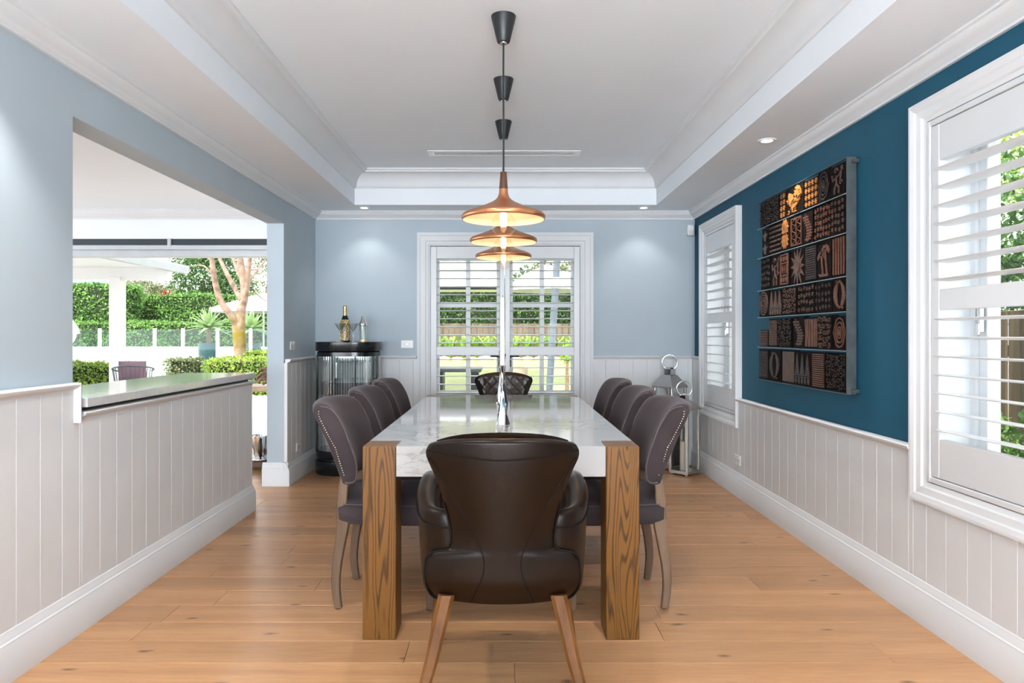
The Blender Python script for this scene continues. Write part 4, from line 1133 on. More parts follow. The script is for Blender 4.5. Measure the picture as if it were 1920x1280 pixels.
ROWS = [  # z top, z bottom, zoomed x of the block joints, upper crop?, (pattern, tone)
    (2.088, 1.925, [78, 140, 283, 345, 530, 682, 812, 974], True, [('curls', 3), ('curls', 3), ('flowers', 2), ('rooster', 2), ('flowers', 2), ('lace', 3), ('figure', 1)]),
    (1.912, 1.725, [92, 165, 303, 390, 525, 630, 820, 974], True, [('leaf', 1), ('dots', 1), ('daisy', 2), ('zigzag', 0), ('vine', 0), ('crosses', 0), ('stars', 1)]),
    (1.712, 1.505, [80, 185, 290, 385, 545, 672, 822, 974], True, [('stars', 3), ('figure', 1), ('frieze', 0), ('sun', 1), ('mesh', 3), ('palm', 0), ('stripes', 0)]),
    (1.492, 1.325, [67, 160, 298, 430, 602, 772, 922], False, [('oval', 1), ('spires', 1), ('curls', 1), ('crosses', 1), ('stars', 3), ('dolphins', 0)]),
    (1.302, 1.125, [75, 160, 248, 385, 500, 642, 775, 922], False, [('bars', 0), ('mesh', 1), ('curls', 3), ('vine', 1), ('reeds', 0), ('curls', 1), ('lace', 0)]),
    (1.100, .907, [64, 160, 280, 410, 585, 715, 922], False, [('mesh', 3), ('dolphins', 3), ('plain', 1), ('spires', 3), ('bars', 0), ('curls', 3)])]
rg = random.Random(11)
for r_i, (zt, zb, js, up6, kinds) in enumerate(ROWS):
    ysj = [sY(j, up6) for j in js]
    MB().box(-.048, -.040, AY0-.004-4.12, AY1+.002-4.12, zb-.0085-1.5, zb-.005-1.5).build('shelf_rod', M_rod, art)
    for i, (k, tone) in enumerate(kinds):
        ya, yb_ = ysj[i+1]+.003, ysj[i]-.003
        if i == 0: yb_ = min(yb_, AY1)
        h = (zt-zb)*rg.uniform(.975, 1.04); z0 = zb
        if r_i == 4 and i == 0: h *= .62
        w = yb_-ya; dep = DEP-.006+rg.uniform(-.004, .005)
        # local s must run from the far end to the near end as seen: s = -y
        bl = MB().box(-dep, -.004, -w/2, w/2, -h/2, h/2, .002).build('carved_block', M_blk[(i+r_i) % 2], art, loc=(0, (ya+yb_)/2-4.12, z0+h/2-1.5))
        pt = pattern(k, w*.94, h*.94, rg, dep-.001, dep+.006); pt.v = [(x, -s, z) for x, s, z in pt.v]
        tag(pt.build('relief', M_rel[tone], bl), kind='stuff')

# ------------------------------------------------------------------ adjoining room: console glimpsed beyond the half wall
cn = thing('console_table', 'timber console table glimpsed past the end of the half wall', 'console', (-2.35, 6.3, 0))
M_pale = wood('pale_timber', (.30, .19, .10), (.52, .37, .22), (1, 10, 10), .45, ring=.3)
M_dkw = wood('dark_timber', (.06, .03, .015), (.14, .07, .035), (1, 10, 10), .5, ring=.3)
MB().box(-.5, .45, -.19, .19, .70, .745, .004).build('top', M_pale, cn)
MB().box(-.46, .41, -.17, .17, .03, .075, .004).build('lower_shelf', M_dkw, cn)
for sx in (-.47, .42):
    for sy in (-.16, .16): MB().box(sx-.02, sx+.02, sy-.02, sy+.02, 0, .70, .003).build('leg', M_steel, cn)
ib = thing('ice_bucket', 'polished steel ice bucket with black handle on the console shelf', 'bucket', (-2.185, 6.24, .0755))
MB().lathe([(.0005, 0), (.085, 0), (.092, .012), (.090, .02), (.060, .05), (.062, .09), (.085, .15), (.092, .225), (.088, .225), (.08, .15), (.05, .09), (.0005, .085)], 32).build('bowl', M_chrome, ib, 45)
MB().tube([(.03, -.085, .20), (.035, -.115, .17), (.035, -.115, .09), (.03, -.09, .05)], [.012, .016, .018, .014], 10).build('handle', M_black, ib, 60)
dw = thing('driftwood_ornament', 'knotted brown driftwood ornament on the console', 'ornament', (-2.14, 6.22, .760))
b = MB(); rgd = random.Random(5)
M_drift = pm('brown_driftwood', (.22, .14, .085), .8, var=(30, .4), bump=(60, .5))
for k in range(9):
    a = rgd.uniform(0, 6.28); pts = [(.07*math.cos(a+q*.9)*(1-.1*q), .05*math.sin(a+q*.9), .02+.035*q+.02*math.sin(k+q)) for q in range(4)]
    MB().tube(catmull(pts, 3), .014, 6).build('twist', M_drift, dw, 60)

# ------------------------------------------------------------------ outside
M_pave = pm('pale_paving', (.62, .60, .57), .7, var=(.8, .06), space='Object')
M_render = pm('white_render', (.80, .80, .79), .7, var=(.6, .03))
M_lawn = foliage_mat('lawn_green', (.30, .36, .12), (.52, .56, .27), 6)
M_hedge = foliage_mat('hedge_leaf', (.035, .12, .018), (.24, .46, .10), 2.2)
M_hedge2 = foliage_mat('lime_hedge_leaf', (.10, .20, .02), (.42, .55, .09), 3)
M_dark = foliage_mat('dark_tree_leaf', (.016, .055, .016), (.12, .25, .06), 1.5)
M_olive = foliage_mat('olive_leaf', (.06, .085, .03), (.26, .30, .13), 2)
M_strap = foliage_mat('strap_leaf', (.12, .30, .02), (.38, .62, .08), 4)
M_agave = foliage_mat('agave_leaf', (.22, .36, .16), (.52, .66, .36), 3)
M_red = foliage_mat('red_bromeliad_leaf', (.30, .03, .02), (.60, .10, .06), 4)
M_fence = wood('weathered_paling', (.050, .034, .018), (.125, .09, .05), (14, 14, 1), .8, ring=.4, rvar=.2)

def leaf_mesh(name, mat, pts, nrm, size, seed, core=None, asp=.55):
    """joined small leaves: one folded diamond per point"""
    rs = np.random.default_rng(seed); n = len(pts)
    d = rs.normal(size=(n, 3)); d /= np.linalg.norm(d, axis=1)[:, None]
    nn = nrm + .9*rs.normal(size=(n, 3)); nn /= np.linalg.norm(nn, axis=1)[:, None]
    d = d - nn*(d*nn).sum(1)[:, None]; d /= np.linalg.norm(d, axis=1)[:, None]
    e = np.cross(nn, d); s = (size*rs.uniform(.6, 1.3, n))[:, None]
    v = np.stack([pts-d*s*.5, pts+e*s*.5*asp, pts+d*s*.5, pts-e*s*.5*asp], 1).reshape(-1, 3)
    f = np.arange(4*n).reshape(-1, 4)
    vs = v.tolist(); fs = f.tolist()
    nl = len(fs)
    if core:
        o = len(vs); vs += core.v; fs += [tuple(i+o for i in q) for q in core.f]
    me = bpy.data.meshes.new(name); me.from_pydata(vs, [], fs); me.materials.append(mat)
    if core:
        me.materials.append(pm('hedge_core_shade', (.018, .03, .010), .9, var=(30, .5)))  # core box painted dark for the shade behind the leaves
        for k in range(nl, len(fs)): me.polygons[k].material_index = 1
    me.update()
    return me
def hedge(name, label, cat, x0, x1, y0, y1, z0, z1, mat, size=.10, dens=90, seed=1, bulge=.08, group=None):
    rs = np.random.default_rng(seed)
    cx, cy = (x0+x1)/2, (y0+y1)/2; P_, Nn = [], []
    for (a, c, nrm) in (((x0, x1), (z0, z1), (0, -1, 0)), ((x0, x1), (y0, y1), (0, 0, 1)), ((y0, y1), (z0, z1), (1, 0, 0)), ((y0, y1), (z0, z1), (-1, 0, 0))):
        n = int((a[1]-a[0])*(c[1]-c[0])*dens)+4
        u = rs.uniform(*a, n); w = rs.uniform(*c, n); j = rs.normal(0, bulge*.5, n)+bulge*.6*np.sin(u*2.3+w*3.1)
        if nrm[1]: p = np.stack([u, y0-j*1.0, w], 1)
        elif nrm[2]: p = np.stack([u, w, z1+j*.7], 1)
        else: p = np.stack([(x1 if nrm[0] > 0 else x0)+j, u, w], 1)
        P_.append(p); Nn.append(np.tile(nrm, (n, 1)))
    p = np.concatenate(P_)-np.array([cx, cy, z0]); nn = np.concatenate(Nn).astype(float)
    i = .06
    core = MB().box(x0+i-cx, x1-i-cx, y0+i-cy, y1-i-cy, 0, z1-i-z0)
    o = bpy.data.objects.new(name, leaf_mesh(name, mat, p, nn, size, seed, core)); COL.objects.link(o); o.location = (cx, cy, z0)
    return tag(o, label, cat, group)
def blob(c, r_, n, seed):
    rs = np.random.default_rng(seed); d = rs.normal(size=(n, 3)); d /= np.linalg.norm(d, axis=1)[:, None]
    k = rs.uniform(.55, 1.05, n)[:, None]
    return np.array(c)+d*np.array(r_)*k, d
def bush(name, label, cat, base, blobs, mat, size, seed, trunk=None, group=None, tmat=None):
    t = thing(name, label, cat, base, 0, group)
    P_, Nn = [], []
    for k, (c, r_, n) in enumerate(blobs):
        p, d = blob(c, r_, n, seed*17+k); P_.append(p); Nn.append(d)
    me = leaf_mesh('foliage', mat, np.concatenate(P_), np.concatenate(Nn), size, seed)
    o = bpy.data.objects.new('foliage', me); COL.objects.link(o); o.parent = t; tag(o, kind='stuff')
    tb = MB()
    for path, r0, r1 in (trunk or [([(0, 0, 0), (0, 0, blobs[0][0][2])], .04, .02)]):
        m = len(path); tb.tube(path, [r0+(r1-r0)*i/(m-1) for i in range(m)], 7)
    tb.build('trunk', tmat or M_drift, t, 60)
    return t

# ground
gr = MB(); gr.box(-45, 45, 8.2, 60, -.30, -.05); gr.box(2.05, 45, -12, 8.2, -.30, -.05); gr.box(-1.85, 2.05, YB+.14, 8.2, -.3, -.05); gr.box(-45, -8.1, -12, 8.2, -.3, -.05); gr.box(-8.1, 2.05, -14, Y0-.15, -.3, -.05)
ground = struct(gr.build('ground', M_pave), 'pale paved terrace and pool surround')
b = MB(); b.add([(-2.6, 9.2, -.045), (8, 9.2, -.045), (8, 18.2, .56), (-2.6, 18.2, .56)], [(0, 1, 2, 3)]); b.add([(-2.6, 18.2, .56), (8, 18.2, .56), (8, 24, .6), (-2.6, 24, .6)], [(0, 1, 2, 3)])
struct(b.build('lawn', M_lawn, fix=False), 'sunlit sloping lawn behind the doors')

# garden beyond the doors
fn = thing('paling_fence', 'brown timber paling fence across the back garden', 'fence', (.8, 19.5, .55))
for k in range(36):
    MB().box(-.075, .075, -.01, .01, 0, .97, .004).build('paling', M_fence, fn, loc=(-2.9+k*.16, (.012 if k % 2 else 0), 0))
MB().box(-3, 2.8, .015, .06, .2, .28).box(-3, 2.8, .015, .06, .75, .83).build('fence_rail', M_fence, fn)
hedge('hedge', 'green hedge rising above the back garden fence', 'hedge', -2.6, 4.0, 20.2, 21.2, .5, 2.62, M_dark, .085, 620, 3, .10)
def strap_plant(loc, n, h, label, seed, mat, group):
    t = thing('strap_leaf_plant', label, 'plant', loc, 0, group); rs = random.Random(seed)
    for k in range(n):
        a = rs.uniform(0, 2*PI); l_ = h*rs.uniform(.75, 1.1); sp = rs.uniform(.15, .55); w = .034
        pts = [(0, 0, 0), (.35*sp*l_, 0, .62*l_), (.85*sp*l_, 0, .92*l_), (1.35*sp*l_, 0, .80*l_)]
        b = MB()
        prs = [[(x, -w*q, z), (x, w*q, z), (x+.004, 0, z-.012)] for (x, _, z), q in zip(pts, (1, 1, .7, .08))]
        b.loft(prs); m = Matrix.Rotation(a, 3, 'Z'); b.v = [tuple(m @ Vector(v_)) for v_ in b.v]
        b.build('leaf', mat, t)
rs = random.Random(9)
for k in range(11):
    strap_plant((-1.75+k*.34, 18.35+rs.uniform(-.1, .15), .56), 26, .62, ('bright green strap-leaved plant along the garden fence, number %s from the left' % ('one two three four five six seven eight nine ten eleven'.split()[k])), 20+k, M_strap, 'strap-leaved plants along the fence')
b = MB()
edge = thing('garden_edging', 'row of cream rocks edging the garden bed', 'edging', (.4, 17.9, .55))
M_rock = pm('cream_rock', (.62, .56, .46), .8, var=(6, .15), bump=(20, .4))
for k in range(14):
    s_ = rs.uniform(.8, 1.2); MB().sphere((0, 0, 0), .16*s_, 8, 5, (1.25, .8, .55)).build('rock', M_rock, edge, 60, loc=(-2.3+k*.36, rs.uniform(-.05, .05), .02))
bush('garden_tree', 'olive tree above the fence seen through the right garden door', 'tree', (2.4, 22.5, .5), [((0, 0, 2.9), (1.5, 1, 1.0), 1500), ((-1.1, .2, 2.3), (.8, .8, .7), 700), ((.9, 0, 2.2), (1.0, .8, .8), 800)], M_olive, .15, 4, [([(0, 0, 0), (.1, 0, 1.5), (0, 0, 2.8)], .12, .05), ([(.1, 0, 1.5), (-.8, .1, 2.4)], .06, .03)])
bush('garden_tree', 'dark green tree above the fence behind the left garden door', 'tree', (-.3, 24.5, .5), [((0, 0, 2.1), (1.6, .8, .7), 1500), ((1.3, 0, 2.6), (.7, .6, .6), 500)], M_dark, .15, 6, [([(0, 0, 0), (0, 0, 2.0)], .12, .06)])
# white pavilion beam and roof
pv = thing('garden_pavilion', 'white garden pavilion roof seen through the left garden door', 'pavilion', (-1.6, 11.6, -.05))
MB().box(-2.0, 1.50, -.5, -.42, 2.03, 2.30, .005).build('fascia', M_render, pv)
MB().box(-2.0, 1.46, -.42, 2.4, 2.12, 2.16).build('soffit', M_render, pv)
MB().box(-2.0, 1.50, -.42, -.36, 1.985, 2.035).build('underside_strip', pm('charcoal_strip', (.05, .055, .06), .6), pv)  # plain dark strip along the underside of the fascia
MB().prism([(-.55, 2.30), (2.4, 3.1), (2.4, 3.16), (-.55, 2.36)], lambda u, v, t: (t, u, v), -2.1, 1.55).build('roof', pm('pale_grey_roof', (.55, .57, .60), .5), pv)
for x in (-1.7, -.75): MB().box(x-.06, x+.06, -.5, -.38, 0, 2.03, .004).build('post', M_render, pv)
# cantilever umbrella
um = thing('cantilever_umbrella', 'grey cantilever umbrella mast on the back lawn', 'umbrella', (.80, 11.2, .08))
M_mast = pm('blue_grey_mast', (.11, .14, .18), .45)
MB().box(-.45, .45, -.45, .45, 0, .06, .01).build('base', M_mast, um)
MB().tube([(-.07, 0, .05), (.07, 0, 2.4)], .056, 14).build('mast', M_mast, um, 60)
MB().lathe([(.0005, -.09), (.06, -.09), (.10, -.04), (.10, .04), (.06, .09), (.0005, .09)], 16, (.045, 0, 1.96)).build('crank_hub', M_render, um, 50)
MB().tube([(.045, 0, 1.96), (.0, .7, 2.12), (.02, 1.2, 2.2)], .03, 8).build('strut', M_render, um, 60)
MB().tube([(.075, 0, 2.38), (.05, .8, 2.42), (.02, 1.75, 2.46)], .035, 8).build('arm', M_render, um, 60)
cp = MB(); n = 8
cp.loft([[(.02+r_*math.cos(2*PI*k/n), 1.75+r_*math.sin(2*PI*k/n), z) for k in range(n)] for r_, z in ((.03, 2.44), (.45, 2.25), (.78, 2.02), (.78, 1.94), (.77, 1.94), (.44, 2.23), (.02, 2.42))], cap=False)
cp.build('canopy', pm('grey_canvas', (.50, .52, .54), .8), um)
# outdoor dining set
ot = thing('outdoor_table', 'dark grey outdoor table on the lawn beyond the doors', 'table', (-.62, 10.3, .03))
M_ot = pm('charcoal_metal', (.065, .075, .085), .5)
MB().box(-.42, .30, -.4, .4, .64, .69, .006).build('tabletop', M_ot, ot)
for x in (-.32, .20): MB().box(x-.055, x+.055, -.2, .2, 0, .64, .006).build('pedestal', M_ot, ot)
MB().box(-.40, .28, -.10, .10, .06, .14, .006).build('stretcher', M_ot, ot)
oc = thing('wicker_chair', 'dark wicker outdoor chair left of the outdoor table', 'chair', (-1.42, 9.80, .03))
MB().box(-.24, .24, -.24, .24, .38, .43, .01).build('seat', M_ot, oc)
for k in range(9): MB().tube([(-.22+.055*k, -.22, .42), (-.22+.055*k, -.26, .65), (-.20+.05*k, -.30, .88)], .011, 6).build('back_strand', M_ot, oc, 60)
for sx in (-.21, .21):
    for sy in (-.21, .21): MB().tube([(sx, sy, 0), (sx*.95, sy*.95, .39)], .015, 8).build('leg', M_ot, oc, 60)
MB().tube([(-.25, -.22, .42), (-.25, -.27, .7), (-.20, -.31, .90), (.20, -.31, .90), (.25, -.27, .7), (.25, -.22, .42)], .016, 8).build('back_frame', M_ot, oc, 60)
pt = thing('terracotta_pot', 'tapered brown pot on the lawn beyond the doors', 'pot', (.26, 11.9, .13))
MB().lathe([(.0005, 0), (.10, 0), (.14, .30), (.165, .52), (.150, .52), (.12, .30), (.0005, .26)], 20).build('body', pm('taupe_pot', (.42, .34, .27), .7), pt, 45)
MB().lathe([(.0005, .47), (.152, .47), (.152, .49), (.0005, .50)], 16).build('soil', M_drift, pt)
bush('sapling', 'small leafy sapling beside the umbrella mast', 'shrub', (1.12, 12.2, .15), [((0, 0, .75), (.13, .1, .22), 60)], M_strap, .12, 8)

# side garden behind the teal wall
sf = thing('paling_fence', 'weathered grey paling fence outside the teal wall windows', 'fence', (3.5, 6.0, -.05))
for k in range(46):
    MB().box(-.01, .01, -.062, .062, 0, 1.42, .004).build('paling', M_fence, sf, loc=((.012 if k % 2 else 0), -3.2+k*.13, 0))
MB().box(.015, .06, -3.3, 2.8, .3, .38).box(.015, .06, -3.3, 2.8, 1.1, 1.18).build('fence_rail', M_fence, sf)
bush('side_tree', 'dark feathery tree above the side fence', 'tree', (4.6, 6.6, -.05), [((0, 0, 2.2), (.9, 1.6, .75), 5500), ((0, -1.0, 1.75), (.7, .9, .5), 2500)], M_dark, .07, 12, [([(0, 0, 0), (0, 0, 2.1)], .08, .04)])
bush('side_tree', 'yellow-green tree top above the side fence', 'tree', (7.4, 9.75, -.05), [((0, 0, 4.0), (1.3, 1.4, 1.0), 6000)], M_hedge2, .08, 13, [([(0, 0, 0), (0, 0, 3.1)], .09, .05)])
for k, y in enumerate((3.9, 4.6, 5.3)):
    bush('side_shrub', 'low green shrub at the foot of the side fence, %s' % ('nearest', 'middle', 'farthest')[k], 'shrub', (3.1, y, -.05), [((0, 0, .5), (.25, .27, .34), 1300)], M_hedge, .05, 30+k, group='shrubs along the side fence')

# pool garden beyond the adjoining room
hedge('hedge', 'tall clipped hedge at the left behind the white veranda post', 'hedge', -25.0, -14.15, 26.0, 27.2, 0, 3.08, M_hedge, .10, 520, 41, .12)
hedge('hedge', 'tall clipped hedge along the back of the pool garden', 'hedge', -14.9, -7.5, 27.7, 28.7, 0, 2.80, M_hedge, .10, 520, 42, .12)
hedge('hedge', 'lower clipped hedge behind the glass pool fence', 'hedge', -22.0, -7.0, 23.6, 24.4, 0, 1.62, M_hedge, .085, 620, 43, .10)
w_ = MB().box(-24, -6.5, 21.2, 21.5, -.05, .84, .02).box(-24, -6.5, 20.9, 21.2, -.05, .42, .02).build('pool_wall', M_render); tag(w_, 'low white rendered wall along the pool', 'wall')
pf = thing('pool_fence', 'frameless style glass pool fence with white posts', 'fence', (-8.5, 18, -.05))
PX = [(p_-VX)*18/FPX+8.5 for p_ in (100, 187, 290, 343, 408, 470, 520)]
for x in PX:
    MB().box(x-.035, x+.035, -.035, .035, 0, 1.42, .006).build('post', M_render, pf); 
for a, c in zip(PX, PX[1:]): MB().box(a+.05, c-.05, -.006, .006, .15, 1.40, .002).build('glass_panel', M_poolglass, pf)
# veranda
vr = thing('veranda_roof', 'white veranda roof with gutter and square post outside the left opening', 'veranda', (-6.68, 12.0, -.05))
MB().box(-.097, .097, -.097, .097, 0, 2.25, .006).build('post', M_render, vr)
MB().box(-4, .90, -.06, .10, 2.20, 2.42, .004).build('beam', M_render, vr)
MB().box(-4, .86, -3.7, .5, 2.42, 2.45).build('soffit', M_render, vr)
MB().prism([(.86, 2.36), (.98, 2.36), (1.0, 2.48), (.86, 2.48)], lambda u, v, t: (u, t, v), -3.7, .55).build('gutter', pm('silver_gutter', (.42, .44, .47), .4), vr)
MB().prism([(-4, 3.2), (.98, 2.47), (.98, 2.50), (-4, 3.24)], lambda u, v, t: (u, t, v), -3.7, .55).build('roof_sheet', pm('pale_roof_sheet', (.60, .62, .65), .5), vr)
hs_ = thing('neighbour_house', 'white neighbouring house with blue-grey window behind the hedge', 'house', (-21.2, 36.5, 0))
MB().box(-4.6, 1.35, 0, 4, 0, 5.4).build('wall', M_render, hs_)
MB().box(-3.6, .25, -.04, 0, 3.7, 4.6).build('window', pm('blue_grey_window', (.20, .28, .38), .2), hs_)
# bare-branched tree
tr = thing('garden_tree', 'pale mossy trunked tree with bare forking branches by the pool', 'tree', (-6.08, 16, -.05))
mtr, nt, p_ = nodes_of('pale_mossy_bark')
g_ = N(nt, 'ShaderNodeNewGeometry'); sx_ = N(nt, 'ShaderNodeSeparateXYZ'); L(nt, g_.outputs['Position'], sx_.inputs[0])
n1 = N(nt, 'ShaderNodeTexNoise'); n1.inputs['Scale'].default_value = 7; n1.inputs['Detail'].default_value = 6; L(nt, g_.outputs['Position'], n1.inputs['Vector'])
cr = N(nt, 'ShaderNodeValToRGB'); e = cr.color_ramp.elements; e[0].position = .35; e[0].color = (.17, .11, .075, 1); e[1].position = .6; e[1].color = (.33, .235, .18, 1); L(nt, n1.outputs['Fac'], cr.inputs['Fac'])
mr = N(nt, 'ShaderNodeMapRange'); mr.inputs['From Min'].default_value = 1.75; mr.inputs['From Max'].default_value = 1.2; L(nt, sx_.outputs['Z'], mr.inputs['Value'])
mr2 = N(nt, 'ShaderNodeMapRange'); mr2.inputs['From Min'].default_value = .7; mr2.inputs['From Max'].default_value = 1.15; L(nt, sx_.outputs['Z'], mr2.inputs['Value'])
mm = N(nt, 'ShaderNodeMath', operation='MULTIPLY'); L(nt, mr.outputs[0], mm.inputs[0]); L(nt, mr2.outputs[0], mm.inputs[1])
n2 = N(nt, 'ShaderNodeTexNoise'); n2.inputs['Scale'].default_value = 5; L(nt, g_.outputs['Position'], n2.inputs['Vector'])
r2 = N(nt, 'ShaderNodeValToRGB'); r2.color_ramp.elements[0].position = .33; r2.color_ramp.elements[1].position = .45; L(nt, n2.outputs['Fac'], r2.inputs['Fac'])
m3 = N(nt, 'ShaderNodeMath', operation='MULTIPLY'); L(nt, mm.outputs[0], m3.inputs[0]); L(nt, r2.outputs['Color'], m3.inputs[1])
mx = N(nt, 'ShaderNodeMixRGB'); mx.inputs['Color2'].default_value = (.20, .15, .008, 1); L(nt, m3.outputs[0], mx.inputs['Fac']); L(nt, cr.outputs['Color'], mx.inputs['Color1']); L(nt, mx.outputs['Color'], p_.inputs['Base Color']); p_.inputs['Roughness'].default_value = .85
def tp(x, y, d=0): q = px(x, y, 16+d); return (q[0]+6.08, d, q[2]+.05)
MB().tube(catmull([tp(452, 735), tp(450, 690), tp(450, 650), tp(447, 610)], 4), [.17]*4+[.14]*5+[.145]*4, 12).build('trunk', mtr, tr, 60)
for pts, r0, r1 in (([(447, 612, 0), (432, 590, -.1), (412, 560, -.2), (402, 520, -.3), (396, 478, -.4), (388, 440, -.5)], .09, .045),
                    ([(450, 615, 0), (452, 580, .05), (458, 555, .1), (455, 515, .1), (447, 470, .1), (440, 430, .1)], .12, .06),
                    ([(452, 562, .05), (440, 540, .15), (425, 512, .3), (410, 480, .4), (398, 445, .5)], .065, .035),
                    ([(456, 572, .05), (462, 545, 0), (466, 505, -.1), (470, 465, -.2), (474, 430, -.3)], .075, .04),
                    ([(456, 530, .1), (444, 505, .2), (436, 480, .3), (430, 450, .3)], .045, .025),
                    ([(463, 535, 0), (476, 515, .1), (492, 494, .2), (512, 470, .3)], .03, .012),
                    ([(460, 560, 0), (475, 548, .2), (492, 560, .3), (510, 570, .4)], .018, .008),
                    ([(402, 520, -.3), (385, 500, -.2), (368, 497, -.1), (352, 500, 0)], .022, .008),
                    ([(466, 505, -.1), (482, 505, -.2), (500, 495, -.3)], .02, .008),
                    ([(398, 490, -.35), (384, 478, -.3), (372, 462, -.2)], .025, .012)):
    m = len(pts); pp = catmull([tp(*q) for q in pts], 4); k = len(pp)
    MB().tube(pp, [r0+(r1-r0)*i/(k-1) for i in range(k)], 9).build('branch', mtr, tr, 60)
# agaves in blue pots
def agave(loc, label, h, seed, pot_label):
    p = thing('plant_pot', pot_label, 'pot', loc, 0, 'blue planters by the pool')
    MB().lathe([(.0005, 0), (.22, 0), (.24, .05), (.285, .95), (.29, 1.0), (.255, 1.0), (.25, .92), (.0005, .90)], 24).build('body', pm('blue_glazed_pot', (.045, .09, .115), .3), p, 45)
    a = thing('agave', label, 'plant', (loc[0], loc[1], loc[2]+.9), 0, 'potted agaves')
    MB().tube([(0, 0, 0), (0, 0, h)], [.075, .06], 10).build('stem', M_drift, a, 60)
    rs = random.Random(seed)
    for k in range(34):
        az = 2.4*k; el = R(-12+92*(k/34)**1.0); l_ = .68*(1-.15*k/34)*rs.uniform(.9, 1.1)
        rings = []
        for q, w in ((0, .035), (.3, .062), (.6, .05), (.85, .022), (1, .002)):
            x = l_*q*math.cos(el); z = l_*q*math.sin(el)-.10*q*q*math.cos(el)
            rings.append([(x, -w, z+.012), (x, 0, z-.012), (x, w, z+.012)])
        b = MB().loft(rings); m = Matrix.Rotation(az, 3, 'Z'); b.v = [(v_.x, v_.y, v_.z+h) for v_ in (m @ Vector(v_) for v_ in b.v)]
        b.build('leaf', M_agave, a)
agave((-8.33, 19.6, -.03), 'pale green agave in the blue pot behind the pool fence', .55, 3, 'blue pot left of the mossy tree trunk')
agave((-7.25, 19.9, -.03), 'pale green agave partly hidden by the mossy tree trunk', .50, 5, 'blue pot partly hidden by the mossy tree trunk')
# white market umbrella
mu_ = thing('market_umbrella', 'white market umbrella open behind the mossy tree', 'umbrella', (-7.75, 22.4, -.05))
n = 16
MB().loft([[(r_*math.cos(2*PI*k/n), r_*math.sin(2*PI*k/n), z) for k in range(n)] for r_, z in ((.02, 2.62), (.75, 2.38), (1.62, 2.10), (1.64, 1.98), (1.60, 1.98), (.75, 2.30), (.015, 2.55))], cap=False).build('canopy', pm('white_canvas', (.78, .78, .76), .8), mu_)
MB().tube([(0, 0, 0), (0, 0, 2.58)], .03, 10).build('pole', M_render, mu_)
# trees beyond the hedge
bush('garden_tree', 'dark green tree rising above the pool hedge', 'tree', (-13.2, 30.5, 0), [((0, 0, 3.8), (1.6, 1.2, 1.3), 7000), ((1.3, 0, 3.3), (1.0, .9, .8), 2500), ((.4, 0, 5.0), (1.2, 1, 1.0), 4000)], M_dark, .12, 51, [([(0, 0, 0), (0, 0, 3.6)], .16, .08)])
bush('garden_tree', 'pale olive tree above the hedge behind the veranda post', 'tree', (-17.8, 33.8, 0), [((0, 0, 3.4), (1.25, .9, .62), 3200), ((1.35, 0, 3.25), (.8, .7, .45), 1500)], M_olive, .10, 52, [([(0, 0, 0), (0, 0, 3.0)], .12, .06)])
bush('garden_tree', 'sparse olive tree beyond the hedge at the opening right edge', 'tree', (-11.8, 34.6, 0), [((0, 0, 3.9), (1.45, 1, 1.65), 2200), ((.6, 0, 5.4), (1.55, 1, 1.1), 1700)], M_olive, .12, 53, [([(0, 0, 0), (0, 0, 3.4), (.3, 0, 5)], .14, .06), ([(0, 0, 2.4), (-.8, 0, 3.6)], .07, .03)])
for k, (x, lb) in enumerate(((-13.75, 'larger red bromeliad on the hedge line behind the veranda post'), (-11.9, 'small red bromeliad on the hedge line left of the mossy tree'))):
    t = thing('bromeliad', lb, 'plant', (x*1.045, 29.5, 2.55), 0, 'red bromeliads')
    for j in range(16 if k == 0 else 9):
        a = 2.4*j; el = R(15+4.2*j); l_ = .62 if k == 0 else .4; rings = []
        for q, w in ((0, .05), (.5, .075), (1, .01)):
            rings.append([(l_*q*math.cos(el), -w, l_*q*math.sin(el)+.01), (l_*q*math.cos(el), 0, l_*q*math.sin(el)-.015), (l_*q*math.cos(el), w, l_*q*math.sin(el)+.01)])
        b = MB().loft(rings); m = Matrix.Rotation(a, 3, 'Z'); b.v = [tuple(m @ Vector(v_)) for v_ in b.v]
        b.build('leaf', M_red, t)
    MB().tube([(0, 0, -2.45), (0, 0, .03)], .04, 8).build('stem', M_drift, t)
# low planting
hedge('low_hedge', 'low flowering hedge left of the veranda post', 'hedge', -10.5, -7.0, 12.8, 13.3, -.05, .68, M_hedge2, .055, 1500, 61, .07)
hedge('low_hedge', 'low clipped hedge between the wicker chair and the mossy tree', 'hedge', -7.1, -6.5, 14.6, 15.1, -.05, .70, M_olive, .055, 1500, 62, .08)
hedge('lime_hedge', 'bright lime green hedge in front of the mossy tree', 'hedge', -6.2, -4.4, 14.4, 15.2, -.05, .68, M_hedge2, .06, 1300, 63, .07)
hedge('lime_hedge', 'taller lime green hedge at the right edge of the opening', 'hedge', -5.75, -4.2, 15.4, 16.2, -.05, .84, M_hedge2, .06, 1300, 64, .08)
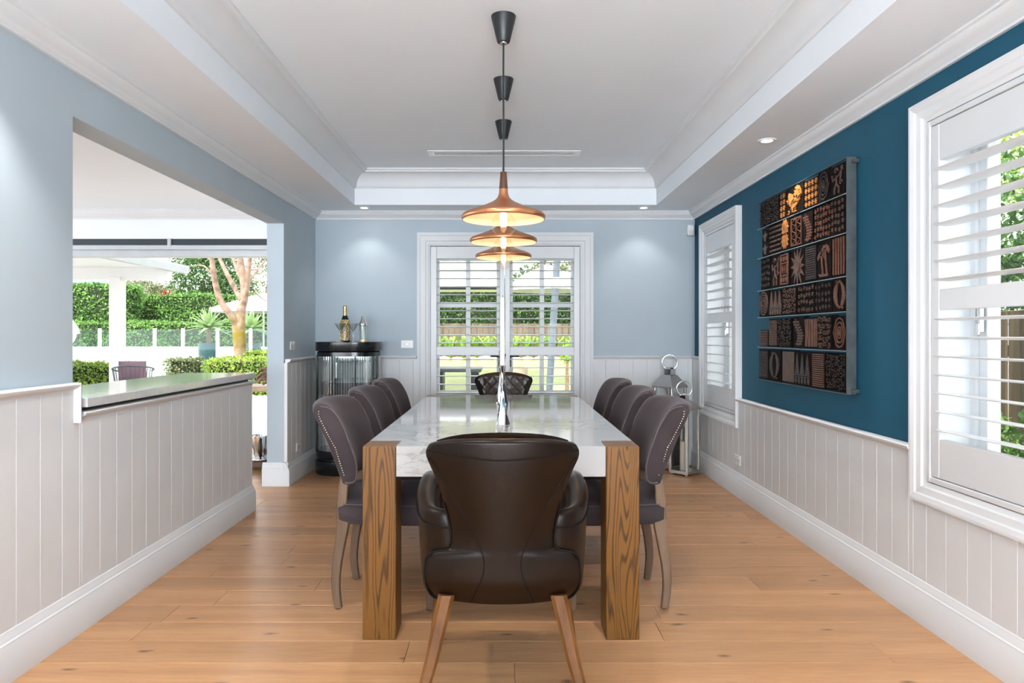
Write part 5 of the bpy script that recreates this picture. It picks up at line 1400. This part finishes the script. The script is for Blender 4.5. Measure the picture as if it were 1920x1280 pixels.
# outdoor armchair with cushion
c = thing('outdoor_armchair', 'black wire outdoor armchair beyond the bench top', 'chair', (-5.98, 11.2, -.05), R(200))
hoop = [(.30*math.cos(a), .28*math.sin(a), .70+.06*math.sin(a)) for a in [R(-35+250*k/20) for k in range(21)]]
MB().tube(hoop, .012, 8).build('hoop', M_ot, c, 60)
MB().lathe([(.0005, .40), (.27, .40), (.28, .42), (.27, .44), (.0005, .44)], 24).build('seat', M_ot, c, 40)
for k in range(13):
    p = hoop[k+4]; MB().tube([(p[0]*.85, p[1]*.85, .43), p], .006, 6).build('wire', M_ot, c, 60)
for sx, sy in ((.2, .2), (-.2, .2), (.2, -.2), (-.2, -.2)): MB().tube([(sx*1.2, sy*1.2, 0), (sx*.8, sy*.8, .41)], .012, 8).build('leg', M_ot, c, 60)
cu = MB(); k = 9; rows_ = []
cu = thing('throw_cushion', 'dusty purple throw cushion on the black wire armchair', 'cushion', (-5.97, 11.16, .40), R(20))
def cush(sg):
    return [[(-.2+.4*i/8+.0, sg*.075*(max(0, (1-(2*i/8-1)**2)*(1-(2*j/8-1)**2)))**.5+.06*(j/8)*0, .02+.36*j/8) for i in range(9)] for j in range(9)]
bm_ = MB(); bm_.loft(cush(1), closed=False, cap=False); bm_.loft(cush(-1), closed=False, cap=False)
bm_.build('cover', pm('dusty_purple_fabric', (.20, .12, .155), .8), cu, 70)
# white poolside pieces
sl = thing('sun_lounger', 'white sun lounger at the right edge of the opening by the pool', 'sun lounger', (-6.55, 20.5, -.05))
MB().prism([(-.7, .70), (.5, 1.14), (.5, 1.06), (-.7, .62)], lambda u, v, t: (u, t, v), -.3, .3).build('backrest', M_render, sl)
MB().box(-.75, .55, -.3, .3, .40, .60, .02).build('seat', M_render, sl)
for x in (-.65, .45):
    for y in (-.25, .25): MB().box(x-.03, x+.03, y-.03, y+.03, 0, .42, .004).build('leg', M_render, sl)
pl_ = thing('garden_plinth', 'white rendered plinth at the left edge of the opening', 'plinth', (-10.8, 17.4, -.05))
MB().box(-1.2, .65, -.2, .2, 0, .92, .01).build('block', M_render, pl_)
MB().box(-1.2, .45, -.215, -.2, .28, .55).build('inset_panel', pm('blue_grey_panel', (.33, .40, .52), .4), pl_)
sp_ = thing('round_sculpture', 'white round shell sculpture on the plinth', 'sculpture', (-11.02, 17.3, .87))
pts = []
for k in range(60):
    a = R(k*14); r_ = .36*(1-k/75); pts.append((r_*math.cos(a), -.10*(k/60), .36+r_*math.sin(a)))
MB().tube(pts, [.085*(1-k/90) for k in range(60)], 8).build('spiral', M_render, sp_, 60)
MB().sphere((0, .05, .36), .33, 20, 12, (1, .4, 1)).build('disc', M_render, sp_, 60)
MB().box(-.15, .15, -.1, .12, 0, .10, .01).build('foot', M_render, sp_)
